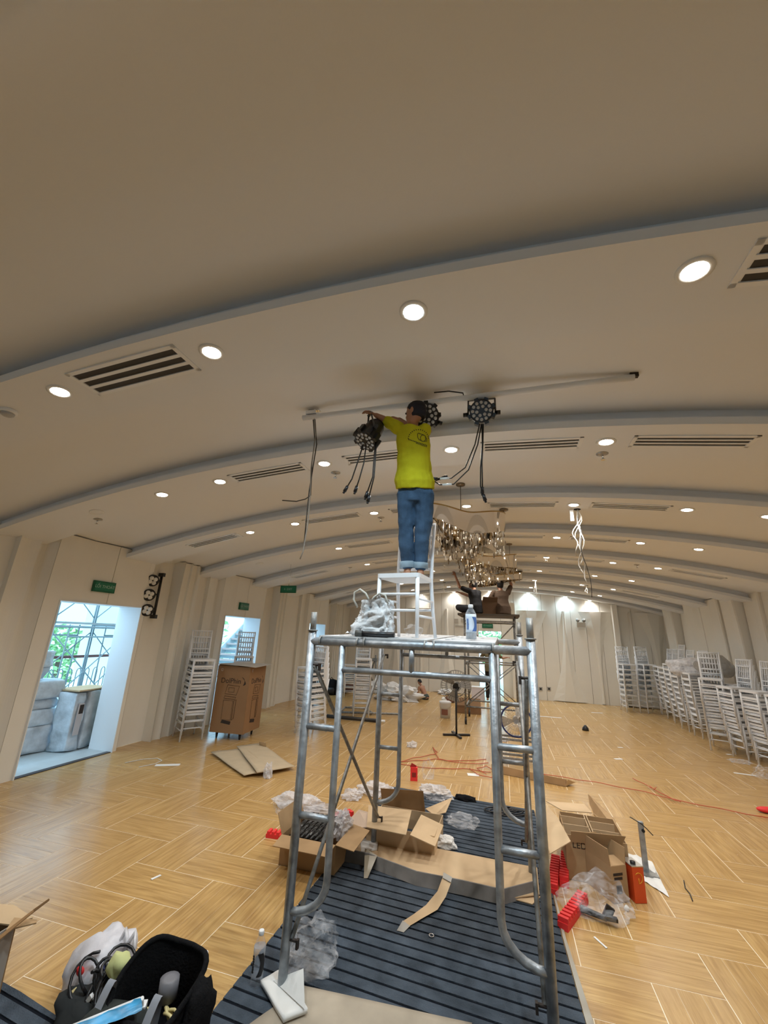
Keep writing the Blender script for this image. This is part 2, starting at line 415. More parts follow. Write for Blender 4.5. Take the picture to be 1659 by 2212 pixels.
# ------------------------------------------------------------------ downlights, vents, detectors
ORD = ['first', 'second', 'third', 'fourth', 'fifth', 'sixth', 'seventh', 'eighth', 'ninth']
em_w = mat('lamp_warm', (1, .93, .82), emit=22)
em_c = mat('lamp_cool', (.85, .95, 1), emit=40)
ring_m = mat('lamp_trim', (.8, .8, .78), .4)
def rotY(a): return MX.Rotation(-a, 3, 'Y')
def downlight(x, y, label, lit=True, cool=False, vis=True, power=1.0):
    z = zarc(x)
    t = thing('downlight', label, 'light', (x, y, z)) if vis else None
    if vis:
        r = rotY(tilt(x)) if True else None
        MB().lathe([(.075, .004), (.075, -.006), (.055, -.009), (.052, -.004)], (x, y, z), 20, r).build('trim_ring', ring_m, t)
        MB().lathe([(.053, -.003), (.050, -.007), (.0, -.008)], (x, y, z), 18, r).build('lens', (em_c if cool else em_w) if lit else ring_m, t)
    if lit:
        ld = bpy.data.lights.new('lamp', 'SPOT'); ld.energy = LAMP_W * power; ld.spot_size = 2.6; ld.spot_blend = .9; ld.shadow_soft_size = .05
        ld.color = (.62, .86, 1) if cool else WARM
        lo = bpy.data.objects.new('lamp', ld); put(lo, t); lo.location = (0, 0, -.03) if vis else (x, y, z - .03)
for k, L in enumerate(RIBS):
    xs_ = [-2.81, -1.63, -.387, .88, 2.04, 2.77] if k > 1 else [-2.81, -1.63, -.387, .88]
    if k == 1: xs_ = [-3.53] + xs_
    if k == 2: xs_ = [-3.53] + xs_
    for n, x in enumerate(xs_):
        side = {-3.53: 'far left', -2.81: 'left', -1.63: 'inner left', -.387: 'middle', .88: 'inner right', 2.04: 'right', 2.77: 'far right'}[x]
        extra = ', glaring' if k == 0 and x > -.5 else ''
        cool = (k == 0 and n == 2) or (k == 8 and x in (.88, 2.04))
        downlight(x, L, 'round lit downlight at the %s of the %s ceiling rib from the camera%s' % (side, ORD[k], extra), True, cool, power=(2.5, 1.5, 1.15, 1, .9, .85, .8, .8, 1.1)[k] * {-3.53: .45, -2.81: .48, -1.63: .8, -.387: 1.1, .88: 1.25, 2.04: 1.0, 2.77: .65}[x])
    if k in (1, 3):
        downlight(-4.4, L, 'round unlit white downlight near the left wall on the %s ceiling rib' % ORD[k], False)
def vent(x0, x1, k, wid=.30):
    y = RIBS[k]; xm = (x0 + x1) / 2; z = zarc(xm); R = rotY(tilt(xm)); lx = x1 - x0
    t = thing('air_vent', None, 'air vent', (xm, y, z))
    side = 'far left' if xm < -3.2 else 'left' if xm < -1.7 else 'inner left' if xm < -.6 else 'middle' if xm < .9 else 'right' if xm < 2.2 else 'far right'
    tag(t, 'slotted white air vent at the %s of the %s ceiling rib from the camera' % (side, ORD[k]))
    def bx(c, d): return MB().box(V((xm, y, z)) + R @ V(c), d, R)
    h = wid / 2
    f = MB()
    for c, d in (((0, -h + .014, -.004), (lx, .028, .014)), ((0, h - .014, -.004), (lx, .028, .014)), ((-lx / 2 + .014, 0, -.004), (.028, wid, .014)), ((lx / 2 - .014, 0, -.004), (.028, wid, .014))): f.box(V((xm, y, z)) + R @ V(c), d, R)
    f.build('frame', white_m, t)
    bx((0, 0, -.001), (lx - .04, wid - .04, .006)).build('duct_opening', slot_m, t)
    for s_ in (-1, 1):
        o = MB(); o.box(V((xm, y, z)) + R @ V((0, s_ * wid * .145, -.008)), (lx - .05, wid * .10, .006), R); o.build('slat', white_m, t)
for k in range(9):
    vs_ = [(-2.66, -1.83)] if k != 0 else [(-2.62, -1.8)]
    if k >= 1: vs_ += [(-1.41, -.66), (-.12, .70), (1.06, 1.88)]
    else: vs_ += [(1.05, 1.88)]
    if k in (2, 4, 6): vs_ += [(-4.56, -3.70)]
    if k in (4, 6, 8): vs_ += [(2.95, 3.77)]
    if k == 8: vs_ = []
    for a, b in vs_: vent(a, b, k, .25 if k == 0 else .2)
def ceil_pt(px, py, dz=0):
    d = ray(px, py).normalized(); lo, hi = .3, 40.0
    for _ in range(50):
        t = (lo + hi) / 2
        if CAM_H + t * d.z > zarc(t * d.x) + dz: hi = t
        else: lo = t
    return V((t * d.x, t * d.y, CAM_H + t * d.z))
for px, py, lab in ((18, 888, 'white smoke detector at the left edge of the nearest ceiling rib'),):
    p = ceil_pt(px, py); t = thing('smoke_detector', lab, 'smoke detector', p)
    MB().lathe([(.055, .01), (.055, -.012), (.045, -.018)], p, 18).build('base', white_m, t)
    MB().lathe([(.042, -.016), (.04, -.03), (.026, -.04), (.0, -.042)], p, 18).build('sensor_head', mat('detector_grey', (.45, .45, .45), .4), t)
for px, py, lab in ((1301, 980, 'ceiling sprinkler just behind a lit downlight, right of the bare stage light'), (725, 1021, 'ceiling sprinkler beside the downlight above the left vents'), (211, 1122, 'small ceiling sprinkler near the left wall'), (823, 1118, 'white box detector beside a downlight left of the man on the chair'),
                    (1376, 1220, 'sprinkler between two downlights of the right fifth ceiling rib'), (756, 1226, 'sprinkler between the lit left downlights of the fourth ceiling rib')):
    p = ceil_pt(px, py); t = thing('sprinkler', lab, 'sprinkler', p)
    MB().lathe([(.05, .008), (.05, -.004), (.02, -.012)], p, 16).build('rosette', mat('brushed', (.45, .43, .4), .35, .7), t)
    MB().rod(p, p + V((0, 0, -.055)), .008).lathe([(.02, -.055), (.02, -.06)], p, 10).build('nozzle', chrome, t)
def sag(p, q, d, n=10):
    p, q = V(p), V(q); return [p.lerp(q, i / n) + V((0, 0, -d * 4 * (i / n) * (1 - i / n))) for i in range(n + 1)]
def wig(p, q, amp, seed, n=10):
    p, q = V(p), V(q); out = []
    for i in range(n + 1):
        t = i / n; e = amp * math.sin(PI * t) if 0 < t < 1 else 0
        out.append(p.lerp(q, t) + V((noise.noise(V((t * 3, seed, 0))), noise.noise(V((t * 3, seed, 5))), 0)) * amp * (1 if 0 < i else 0))
    return out
wirem = mat('white_wire', (.75, .72, .66), .5)
wired = mat('dark_wire', (.03, .028, .026), .5)
for n, (px, py, y1, lab, cols) in enumerate(((1247, 1100, 1290, 'bundle of loose white and dark wires hanging from the ceiling right of the chandelier', 1), (1157, 1254, 1300, 'short twist of white wires hanging at the far right of the chandelier', 0), (960, 1258, 1290, 'short twist of white wires hanging left of the chandelier', 0), (1268, 1265, 1288, 'short loose wire hanging at the far right ceiling', 0), (1180, 1203, 1217, 'stub of white wires hanging under a right ceiling rib', 0))):
    p = ceil_pt(px, py); t = thing('hanging_wires', lab, 'cable', p); Ln = p.z - at(px, y1, p.y).z
    MB().lathe([(.04, .004), (.04, -.005), (.0, -.006)], p, 14).build('ceiling_hole', dark_m, t)
    for j in range(5 if cols else 3):
        l = Ln * (.55 + .1 * j if j < 4 else 1)
        e = p + V((.03 * (j - 2), .02 * (j % 2), -l))
        MB().tube(wig(p, e, .09 if cols else .03, j + n * 7, 14), .006 if j < 4 else .004, 5).build('wire', wirem if j != 4 else wired, t)
    if cols: MB().box(p + V((-.07, 0, -.08)), (.04, .03, .14)).build('driver_box', white_m, t)

# ------------------------------------------------------------------ track pipe, stage lights, cables
PY = 2.72
pl, pr = at(655, 903, PY), at(1370, 815, PY)
t = thing('lighting_bar', 'long white pipe fixed under the ceiling recess above the man', 'pipe', (pl + pr) / 2)
MB().tube([pl.lerp(pr, i / 8) for i in range(9)], .022, 14).build('pipe', ceil_m, t)
for q, m_ in ((pl.lerp(pr, .03), chrome), (pr, rust)):
    MB().box(q + V((0, 0, .03)), (.05, .03, .06)).box(q + V((.02, 0, .055)), (.10, .03, .012)).build('bracket', m_, t)
e1, e2 = at(938, 848, PY), at(1003, 855, PY)
tg = thing('cable_stub', 'thin black cable lying along the white ceiling pipe between two stage lights', 'cable', e1)
MB().tube([e1, at(970, 845, PY - .02), at(1000, 849, PY - .01), e2 + V((0, 0, -.03))], .005, 6).build('cable_run', black, tg)
lensm = mat('led_lens', (.55, .57, .60), .12, .3)
def par(label, c, aim, yoke_up, r=.092, sdv=None, bl=1.0):
    """LED par can: finned round face with 18 lenses, body, yoke with knobs; c = face centre, aim = face normal"""
    c = V(c); aim = V(aim).normalized(); t = thing('stage_light', label, 'stage light', c)
    q = aim.to_track_quat('Z', 'X').to_matrix()
    u = V(yoke_up); u = (u - aim * u.dot(aim)).normalized(); sd = u.cross(aim).normalized()
    q = MX((sd, u, aim)).transposed()
    MB().lathe([(r * .62, -.20), (r * .80, -.17), (r * .98, -.03), (r, -.005), (r, .006), (r * .9, .006)], c, 24, q).build('housing', black, t)
    f = MB(); f.lathe([(r * .92, .0), (r * .92, .004), (0, .0045)], c, 24, q); f.build('face_plate', black, t)
    for k in range(8):
        a = 2 * PI * k / 8 + PI / 8; d = q @ V((math.cos(a), math.sin(a), 0))
        f = MB(); f.box(c + d * r * 1.02 - aim * .03, (.03, .03, .07), q @ MX.Rotation(a, 3, 'Z')); f.build('cooling_fin', black, t)
    for rr, n, ph in ((.74, 12, 0), (.40, 6, .2)):
        for k in range(n):
            a = 2 * PI * k / n + ph; p = c + q @ V((math.cos(a) * r * rr, math.sin(a) * r * rr, .0045))
            MB().lathe([(r * .155, 0), (r * .14, .005), (r * .05, .009), (0, .01)], p, 10, q).build('led_lens', lensm, t)
    piv = c - aim * .08
    if sdv: sd = V(sdv); sd = (sd - aim * sd.dot(aim)).normalized(); u = V(yoke_up).normalized(); sd = (sd - u * sd.dot(u)).normalized()
    yk = MB()
    for s_ in (-1, 1):
        b0 = piv + sd * s_ * r * 1.17; b1 = piv + V(yoke_up) + sd * s_ * r * (1.17 if not sdv else .35); yk.tube([b0 - u * .02, b0, b1], .007, 6)
        kn = MB(); kn.rod(b0, b0 + sd * s_ * .035, .016, n=10); kn.build('knob', black, t)
    yk.box(piv + V(yoke_up), (r * (2.36 if not sdv else .75), .022, .008), MX((sd, u.cross(sd), u)).transposed()); yk.build('yoke', mat('yoke_steel', (.08, .08, .085), .4, .5), t)
    return t
def plug_cable(t, pts, r=.0048, white=None):
    MB().tube(pts, r, 6).build('cable', black, t)
    d = (V(pts[-1]) - V(pts[-2])).normalized()
    MB().rod(pts[-1], V(pts[-1]) + d * .045, .011, .013, 8).rod(V(pts[-1]) + d * .045, V(pts[-1]) + d * .06, .008, n=8).build('plug', black, t)
c3 = at(1040, 888, PY - .03); y3 = at(1040, 852, PY) - c3
p3 = par('black stage light hanging right of the man, its round lens face towards the viewer', c3, (.02, -.96, -.28), (0, .06, y3.z), r=.084)
for pts in ([(1036, 916), (1026, 960), (1005, 1010), (975, 1033), (945, 1034)], [(1040, 916), (1032, 960), (1012, 1015), (980, 1046), (950, 1047), (938, 1040), (950, 1035)], [(1041, 916), (1042, 960), (1038, 1010), (1038, 1050), (1044, 1068)], [(1044, 916), (1043, 960), (1041, 1000), (1042, 1040), (1042, 1052)]):
    plug_cable(p3, [at(x, y, PY - .02 + .01 * i) for i, (x, y) in enumerate(pts)])
for (x, y) in ((960, 1034), (965, 1047)):
    q = at(x, y, PY); MB().rod(q + V((-.03, 0, 0)), q + V((.035, 0, 0)), .009).build('connector_sleeve', white_m, p3)
c2 = at(922, 897, PY + .0)
par('black stage light partly hidden behind the man\'s head, hung from the pipe', c2, (.35, -.85, -.3), (0, .06, (at(925, 868, PY) - c2).z))
# light being held by the man
c1 = at(789, 952, 2.52)
p1 = par('black stage light gripped by the man at its yoke, lenses facing down', c1, (-.30, -.42, -.85), (at(799, 893, 2.55) - (c1 - V((-.30, -.42, -.85)).normalized() * .08)) * .97, r=.082, sdv=(.55, -.8, .2), bl=1.2)
for pts in ([(785, 960), (772, 1000), (760, 1035), (751, 1050)], [(791, 960), (786, 1000), (776, 1035), (771, 1050)], [(812, 935), (808, 990), (805, 1030), (794, 1062)], [(814, 935), (811, 990), (808, 1030), (798, 1070)]):
    plug_cable(p1, [at(x, y, 2.52) for x, y in pts])
hb = at(677, 893, PY)
t = thing('hanging_cable_bundle', 'dark cables hanging from the left end of the ceiling pipe', 'cable', hb)
MB().box(hb + V((-.01, 0, -.0)), (.09, .06, .03)).build('junction_bracket', chrome, t)
for i, pts in enumerate(([(678, 900), (682, 940), (672, 1010), (670, 1070), (665, 1130), (655, 1190), (648, 1208)], [(680, 900), (684, 960), (676, 1010), (668, 1060), (662, 1120), (656, 1185)], [(676, 900), (680, 950), (674, 1000), (671, 1070), (660, 1078), (640, 1083), (610, 1081)])):
    MB().tube([at(x, y, PY + .01 * i) for x, y in pts], .0045, 6).build('cable', wired if i else mat('grey_cable', (.30, .28, .25), .6), t)
# three-lamp wall fixture in the niche
wx = XL + .09
t = thing('wall_light_bar', 'black vertical bar of three four-lamp spotlights on the left wall niche', 'stage light', atx(338, 1285, wx))
b0, b1 = atx(350, 1242, wx - .05), atx(332, 1332, wx - .05)
MB().rod(b0, b1, .022, n=8).box(b0, (.10, .05, .06)).box(b1, (.10, .05, .06)).build('bar', black, t)
for (px, py) in ((330, 1254), (322, 1285), (318, 1318)):
    c = atx(px, py, wx + .1); q = V((.72, -.66, -.18)).to_track_quat('Z', 'Y').to_matrix()
    h = MB().lathe([(.05, -.10), (.085, -.05), (.095, -.01), (.095, .01), (.085, .012)], c, 18, q).build('lamp_head', black, t)
    for a in range(4):
        p = c + q @ V((.042 * math.cos(a * PI / 2 + .5), .042 * math.sin(a * PI / 2 + .5), .012))
        MB().lathe([(.034, 0), (.03, .007), (0, .01)], p, 12, q).build('lens', mat('frosted_lens', (.75, .72, .66), .3), h)
    pb = b0.lerp(b1, (py - 1242) / 90 if py < 1325 else .9)
    MB().rod(c - (q @ V((0, 0, .06))), pb, .014, n=6).build('arm', black, h)

# ------------------------------------------------------------------ exit signs and small wall things
def text(body, size, mat_, parent, loc, rot, name='lettering', ext=.0008, align='CENTER', sx=1):
    cu = bpy.data.curves.new(name, 'FONT'); cu.body = body; cu.size = size; cu.extrude = ext; cu.align_x = align; cu.align_y = 'CENTER'
    o = bpy.data.objects.new('tmp', cu); COL.objects.link(o)
    me = bpy.data.meshes.new_from_object(o.evaluated_get(bpy.context.evaluated_depsgraph_get())); COL.objects.unlink(o); bpy.data.objects.remove(o)
    R = rot.to_4x4() if rot is not None else MX.Identity(4)
    me.transform(MX.Translation(V(loc)) @ R @ MX.Diagonal((sx, 1, 1, 1)))
    b = MB(); b.bm.from_mesh(me)
    return tag(b.build(name, mat_, parent), kind='stuff')
signw = mat('sign_white', (.35, .5, .42), .5)
R_left = MX((( 0, 0, 1), (1, 0, 0), (0, 1, 0)))      # text plane facing +X (left wall), reading along +Y
def exit_sign(c, sz, label, facing='x', words='LỐI THOÁT'):
    t = thing('exit_sign', label, 'exit sign', c); c = V(c)
    if facing == 'x':
        MB().box(c, (.03, sz[0], sz[1])).build('case', greenm, t); MB().box(c + V((.017, 0, 0)), (.004, sz[0] * .88, sz[1] * .72)).build('face', mat('sign_face', (.005, .16, .08), .4), t)
        text(words, sz[1] * .4, signw, t, c + V((.0205, 0, 0)), R_left)
    else:
        MB().box(c, (sz[0], .03, sz[1])).build('case', greenm, t); MB().box(c + V((0, -.017, 0)), (sz[0] * .88, .004, sz[1] * .72)).build('face', mat('sign_face', (.005, .16, .08), .4), t)
        text(words, sz[1] * .4, signw, t, c + V((0, -.0205, 0)), MX.Rotation(PI / 2, 3, 'X'))
    return t
exit_sign(atx(225, 1268, XL + .155), (.34, .15), 'green exit sign on the wall above the nearest left doorway')
exit_sign(atx(527, 1310, XL + .155), (.34, .15), 'green exit sign above the second left doorway behind the tall brown carton')
exit_sign(at(1053, 1352, YB - .03), (.36, .14), 'green exit sign on the back wall under the far scaffold', 'y')
c = at(623, 1273, 7.9); t = exit_sign(c, (.36, .15), 'dark hanging exit sign with arrow under the left ceiling ribs', 'y', '← EXIT')
MB().rod(c + V((0, 0, .07)), (c.x, c.y, zarc(c.x) + REC), .005).build('hanger_rod', chrome, t)
c = at(1255, 1350, YB - .08)
t = thing('twin_spot_lamp', 'twin emergency spot lamp mounted on the right of the back wall', 'lamp', c)
MB().box(c, (.26, .09, .16)).build('case', mat('lamp_case', (.55, .52, .46), .5), t)
for s_ in (-1, 1): MB().lathe([(.05, -.02), (.06, .03), (0, .035)], c + V((s_ * .09, -.02, .14)), 12, MX.Rotation(PI / 2.4, 3, 'X')).rod(c + V((s_ * .09, 0, .06)), c + V((s_ * .09, 0, .13)), .015).build('spot_head', mat('lamp_grey', (.25, .24, .22), .4), t)
for px, py, X, lab in ((1168, 1488, None, 'small grey wall socket low on the back wall'), (1186, 1488, None, 'small black wall socket low on the back wall beside a grey one'), (591, 1494, 1, 'small wall socket low on the left wall past the brown carton')):
    c = at(px, py, YB - .02) if X is None else atx(px, py, XL + .03)
    t = thing('wall_socket', lab, 'socket', c); dd = (.11, .02, .11) if X is None else (.02, .11, .11)
    MB().box(c, dd).build('plate', mat('socket_grey', (.4, .38, .35), .5) if 'grey' in lab or X else dark_m, t)
    MB().box(c + (V((0, -.012, 0)) if X is None else V((.012, 0, 0))), [v * .5 for v in dd]).build('outlet', dark_m, t)
c = at(993, 1345, YB - .02); t = thing('wall_plate', 'faint pair of grey marks and bar on the back wall left of the far scaffold', 'plate', c)
for dx, dz, a, b in ((-.12, .06, .13, .14), (.10, .08, .12, .13), (0, -.12, .3, .05)): MB().box(c + V((dx, 0, dz)), (a, .02, b)).build('plate_mark', mat('mark_grey', (.5, .46, .4), .6), t)

# ------------------------------------------------------------------ near scaffold tower
YN, YF = 2.47, 4.07
XA, XB = -1.15, .142
sc = thing('scaffold_tower', 'grey galvanised scaffold tower with ladder frames standing on the carpet in the foreground', 'scaffold', ((XA + XB) / 2, (YN + YF) / 2, 0))
R1, R2 = .0245, .0175
def frame(Y, zt, base):
    fr = MB().rod((XA, Y, zt), (XB, Y, zt), R1, n=14).build('top_rail', galv, sc)
    for x, s_ in ((XA, 1), (XB, -1)):
        p = MB().rod((x, Y, base), (x, Y, zt + .065), R1, n=14).build('post', galv, sc)
        MB().rod((x, Y, zt + .06), (x, Y, zt + .175), .019, n=12).lathe([(.031, zt + .06), (.031, zt + .068)], (x, Y, 0), 14).build('coupling_pin', galv2, p)
        xi = x + s_ * .205
        arc_ = [(xi - s_ * .205 * (1 - math.cos(a)) , Y, .50 - .16 * math.sin(a)) for a in [PI / 2 * k / 6 for k in range(7)]]
        MB().tube([(xi, Y, zt), (xi, Y, .9)] + arc_, R2 + .002, 10).build('inner_post', galv, sc)
        for z in (1.225, .778): MB().rod((x, Y, z), (xi, Y, z), R2, n=10).build('rung', galv, sc)
    zm = zt - .155
    MB().rod((XA + .205, Y, zm), (XB - .205, Y, zm), R2, n=12).build('mid_rail', galv, sc)
    MB().rod(((XA + XB) / 2 - .01, Y, zt), ((XA + XB) / 2 - .01, Y, zm), R2 * .9, n=10).build('stub', galv, sc)
frame(YN, 1.702, .025); frame(YF, 1.742, .03)
for x, s_, dz in ((XA + .03, 1, 0), (XB - .03, -1, 0)):
    A_, B_ = V((x, YN, 1.565)), V((x, YF, .23)); C_, D_ = V((x, YF, 1.575)), V((x, YN, .225))
    br = MB().rod(A_, B_, .0125, n=8).build('cross_brace', galv2, sc); MB().rod(C_, D_, .0125, n=8).build('cross_brace', galv2, sc)
    for p in (A_, B_, C_, D_):
        MB().rod(p - V((s_ * .04, 0, 0)), p + V((s_ * .035, 0, 0)), .008, n=8).box(p + V((s_ * .035, 0, -.012)), (.012, .02, .04)).build('brace_pin', rust, sc)
# deck planks (three, resting on the rails)
deckm = mat('deck_steel_dusty', (.58, .60, .62), .55, .3, var=.15, vs=9, bump=.4, bs=50)
def ztop(y): return 1.738 + .026 * (y - YN)
for n, (xa, xb) in enumerate(((-1.10, -.835), (-.815, -.425), (-.395, -.045))):
    t = thing('deck_plank', 'dusty steel deck plank of the scaffold top, %s' % ['left one, under the white sack', 'middle one, under the white chair', 'right one, under the water bottle'][n], 'scaffold plank', ((xa + xb) / 2, YN, ztop(YN)), 0, 'scaffold deck planks')
    k = (ztop(YF) - ztop(YN)) / (YF - YN); xm = (xa + xb) / 2
    Rm = MX.Rotation(math.atan(k), 3, 'X')
    mid = V((xm, (YN + YF) / 2 + .01, ztop((YN + YF) / 2) - .005))
    MB().box(mid, (xb - xa, YF - YN + .03, .010), Rm).build('deck_sheet', deckm, t)
    for s_ in (-1, 1): MB().box(mid + V((s_ * ((xb - xa) / 2 - .008), 0, -.022)), (.014, YF - YN - .06, .04), Rm).build('side_flange', galv2, t)
    MB().box((xm, YN + .012, ztop(YN) - .012), (xb - xa - .01, .012, .022)).build('end_cap', mat('end_dark', (.06, .06, .065), .5), t)
    for x in (xa + .012, xb - .012):
        for Y, zr in ((YN, 1.702), (YF, 1.742)):
            MB().tube([(x, Y + .03 * math.cos(a), zr + .03 * math.sin(a)) for a in [PI * j / 8 - .3 for j in range(11)]], .0055, 6).build('hook', galv2, t)
    for j in range(9 if n else 6):
        q = V((xm + (random.random() - .5) * (xb - xa) * .8, YN + .15 + j * .15, 0)); q.z = ztop(q.y) + .001
        MB().lathe([(.018, .002), (.016, .004), (.010, .001)], q, 8).build('punched_stud', deckm, t)
# pads under the posts
def sheet(pts, th, name, label, cat, m, curl=0, seed=0, nsub=10, group=None):
    """thin quad sheet, corners pts (4), bilinear, slight waviness, real thickness"""
    P = [V(p) for p in pts]; c = sum(P, V()) / 4
    t = thing(name, label, cat, (c.x, c.y, min(p.z for p in P)), 0, group)
    def f(u, v, dz=0):
        p = P[0].lerp(P[1], u).lerp(P[3].lerp(P[2], u), v)
        return p + V((0, 0, dz + abs(curl) * (.5 + .5 * noise.noise(V((u * 2.2, v * 2.2, seed))))))
    mb = MB(); mb.grid(lambda u, v: f(u, v, th), nsub, nsub); mb.grid(lambda u, v: f(u, v), nsub, nsub)
    for e in range(4):
        mb.grid(lambda u, v: f(*((u, 0), (1, u), (1 - u, 1), (0, 1 - u))[e], dz=th * v), nsub, 1)
    o = mb.build('sheet', m, t, weld=True)
    return t
def padz(px, py, z): return fl(px, py, z)
t = sheet([padz(562, 2128, .02), padz(612, 2212, .02), padz(664, 2190, .02), padz(612, 2100, .02)], .018, 'foam_pad', 'white foam pad under the near left scaffold post', 'foam pad', paper, .006)
a, b, c = fl(612, 2110, .03), fl(658, 2105, .075), fl(660, 2180, .03)
MB().prism([fl(590, 2118, .04), fl(655, 2092, .11), fl(658, 2180, .045)], (.004, -.006, .004)).build('folded_flap', paper, t)
t = sheet([padz(777, 1800, .03), padz(780, 1846, .03), padz(815, 1838, .03), padz(818, 1797, .05)], .01, 'folded_paper', 'folded white paper under the far left scaffold post in the cardboard tray', 'paper', paper, .004)
# big cardboard sheet near the bottom
sheet([fl(520, 2230, .006), fl(655, 2133, .006), fl(1020, 2214, .006), fl(900, 2330, .006)], .006, 'cardboard_sheet', 'flat cardboard sheet on the carpet at the bottom edge of the picture', 'cardboard', mat('cardboard_grey', (.42, .36, .28), .85, var=.2, vs=3), .004, nsub=8)

# ------------------------------------------------------------------ carpets
carpm = mat('carpet_slate', (.070, .088, .112), .95, var=.3, vs=7, bump=.7, bs=140, spec=.1)
carpd = mat('carpet_groove', (.010, .012, .017), .98, spec=.05)
def carpet(poly, name, label, slope=-.072, per=.079):
    """poly in plan (convex, counter-clockwise), ribbed across"""
    c = sum((V((*p, 0)) for p in poly), V()) / len(poly)
    t = thing(name, label, 'carpet', (c.x, c.y, 0))
    MB().prism([(x, y, .001) for x, y in poly], (0, 0, .005)).build('backing', carpd, t)
    mb = MB(); ys = [y for x, y in poly]; y = min(ys) - 1
    def clip(P, n, d):
        out = []
        for i in range(len(P)):
            a, b = P[i], P[(i + 1) % len(P)]; da, db = a.dot(n) - d, b.dot(n) - d
            if da <= 0: out.append(a)
            if da * db < 0: out.append(a.lerp(b, da / (da - db)))
        return out
    n = V((-slope, 1, 0)).normalized()
    while y < max(ys) + 1:
        P = [V((a, b, .005)) for a, b in poly]
        P = clip(P, n, y + per - .016); P = clip(P, -n, -y) if P else P
        if len(P) > 2: mb.prism(P, (0, 0, .006))
        y += per
    tag(mb.build('ribs', carpm, t), kind='stuff')
    return t
cp = carpet([(-1.41, 1.5), (.385, 1.5), (.305, 2.8), (.275, 3.4), (.247, 5.47), (-1.37, 5.56)], 'carpet_runner', 'dark slate ribbed carpet strip under the scaffold tower')
edge = [V((.385, 1.5, .004)), V((.305, 2.8, .004)), V((.277, 3.4, .004)), V((.250, 5.47, .004))]
MB().grid(lambda u, v: (lambda p: p + V((.055 * (1 - u) * v + .004, 0, .004 - .003 * v)))(edge[0].lerp(edge[1], min(1, u * 3)) if u < 1 / 3 else edge[1].lerp(edge[2], u * 3 - 1) if u < 2 / 3 else edge[2].lerp(edge[3], u * 3 - 2)), 18, 1).build('pale_edge', mat('carpet_edge', (.45, .42, .36), .9), cp)
carpet([(-3.6, 1.2), (-1.95, 1.2), (-1.96, 2.0), (-2.35, 2.055), (-3.6, 2.17)], 'carpet_offcut', 'dark ribbed carpet piece at the bottom left corner', slope=-.1)
# ------------------------------------------------------------------ chairs
def make_chair(label, cat='chair', n=8, m=None):
    """white spindle-back banquet chair; front is -y, seat top at .45"""
    m = m or chair_m
    t = thing('banquet_chair', label, cat)
    mb = MB(); poly = []
    for (x, y, sx, sy) in ((-.185, -.20, -1, -1), (.185, -.20, 1, -1), (.165, .19, 1, 1), (-.165, .19, -1, 1)):
        for k in range(3):
            a = {(-1, -1): PI, (1, -1): 1.5 * PI, (1, 1): 0, (-1, 1): .5 * PI}[(sx, sy)] + k * PI / 4
            poly.append((x - sx * .03 + .03 * math.cos(a), y - sy * .03 + .03 * math.sin(a), .418))
    mb.prism(poly, (0, 0, .032)); mb.build('seat', m, t, local=True)
    for s_ in (-1, 1):
        MB().tube([(s_ * .165, -.178, .42), (s_ * .168, -.18, .2), (s_ * .172, -.19, 0)], [.0165, .0155, .013], n).build('leg', m, t, local=True)
        MB().tube([(s_ * .168, .27, 0), (s_ * .160, .215, .22), (s_ * .155, .185, .43), (s_ * .158, .205, .66), (s_ * .165, .245, .92)], [.013, .0155, .0165, .0155, .013], n).build('leg', m, t, local=True)
    b = MB()
    for z, y in ((.905, .242), (.80, .225), (.60, .197), (.53, .192)): b.rod((-.160, y, z), (.160, y, z), .0115, n=6)
    for k in range(7):
        x = -.132 + .044 * k; b.rod((x, .192, .53), (x, .242, .90), .0065, n=5)
    b.build('backrest', m, t, local=True)
    st = MB()
    for z in (.30, .185): st.rod((-.168, -.181, z), (.168, -.181, z), .0095, n=6)
    for s_ in (-1, 1):
        for z in (.27, .15): st.rod((s_ * .167, -.182, z), (s_ * .163, .222, z), .0095, n=6)
    st.rod((-.163, .225, .21), (.163, .225, .21), .0095, n=6)
    st.build('stretchers', m, t, local=True)
    return t
proto = make_chair('x')
used = [False]
FLOORS = ['bottom', 'second', 'third', 'fourth', 'fifth', 'sixth', 'seventh', 'eighth', 'ninth', 'tenth']
def stack(x, y, rz, n, dz, label, group, dy=-.012, lean=0.0):
    """n nested chairs; every chair its own thing"""
    for k in range(n):
        c = proto if not used[0] else copy_tree(proto)
        used[0] = True
        o = V((0, dy * k, 0)); o.rotate(MX.Rotation(rz, 3, 'Z'))
        c.location = (x + o.x, y + o.y, dz * k); c.rotation_euler = (lean * k, 0, rz + .02 * math.sin(k * 2.1))
        pos = 'topmost' if k == n - 1 else FLOORS[k] + ('' if k == 0 else ' from the bottom')
        tag(c, 'white chair, %s of the %s' % (pos, label), 'chair', group)
a = fl(626, 1592); stack(a.x + .17, a.y + .42, -.35, 8, .098, 'stack behind the left scaffold post', 'stack behind the left scaffold post')
a = fl(408, 1602); stack(a.x - .16, a.y + .16, .95, 9, .10, 'stack left of the tall brown carton', 'stack left of the tall brown carton')
a = fl(470, 1572); stack(a.x + .0, a.y + .55, .6, 9, .10, 'stack half hidden behind the carton', 'stack behind the brown carton')
a = fl(772, 1552); stack(a.x - .05, a.y + .35, .38, 9, .098, 'leaning stack inside the left scaffold frame', 'stack seen inside the left scaffold frame', lean=.004)
a = at(757, 1500, 12.4); stack(a.x, 12.4, -1.2, 5, .11, 'small stack beside the black backpack', 'small stack beside the black backpack')
a = fl(1356, 1535); stack(a.x + .05, a.y - .15, .12, 7, .135, 'left stack at the back right corner', 'left stack by the back right corner')
a = fl(1398, 1537); stack(a.x + .05, a.y - .2, .18, 7, .138, 'right stack at the back right corner', 'right stack by the back right corner')
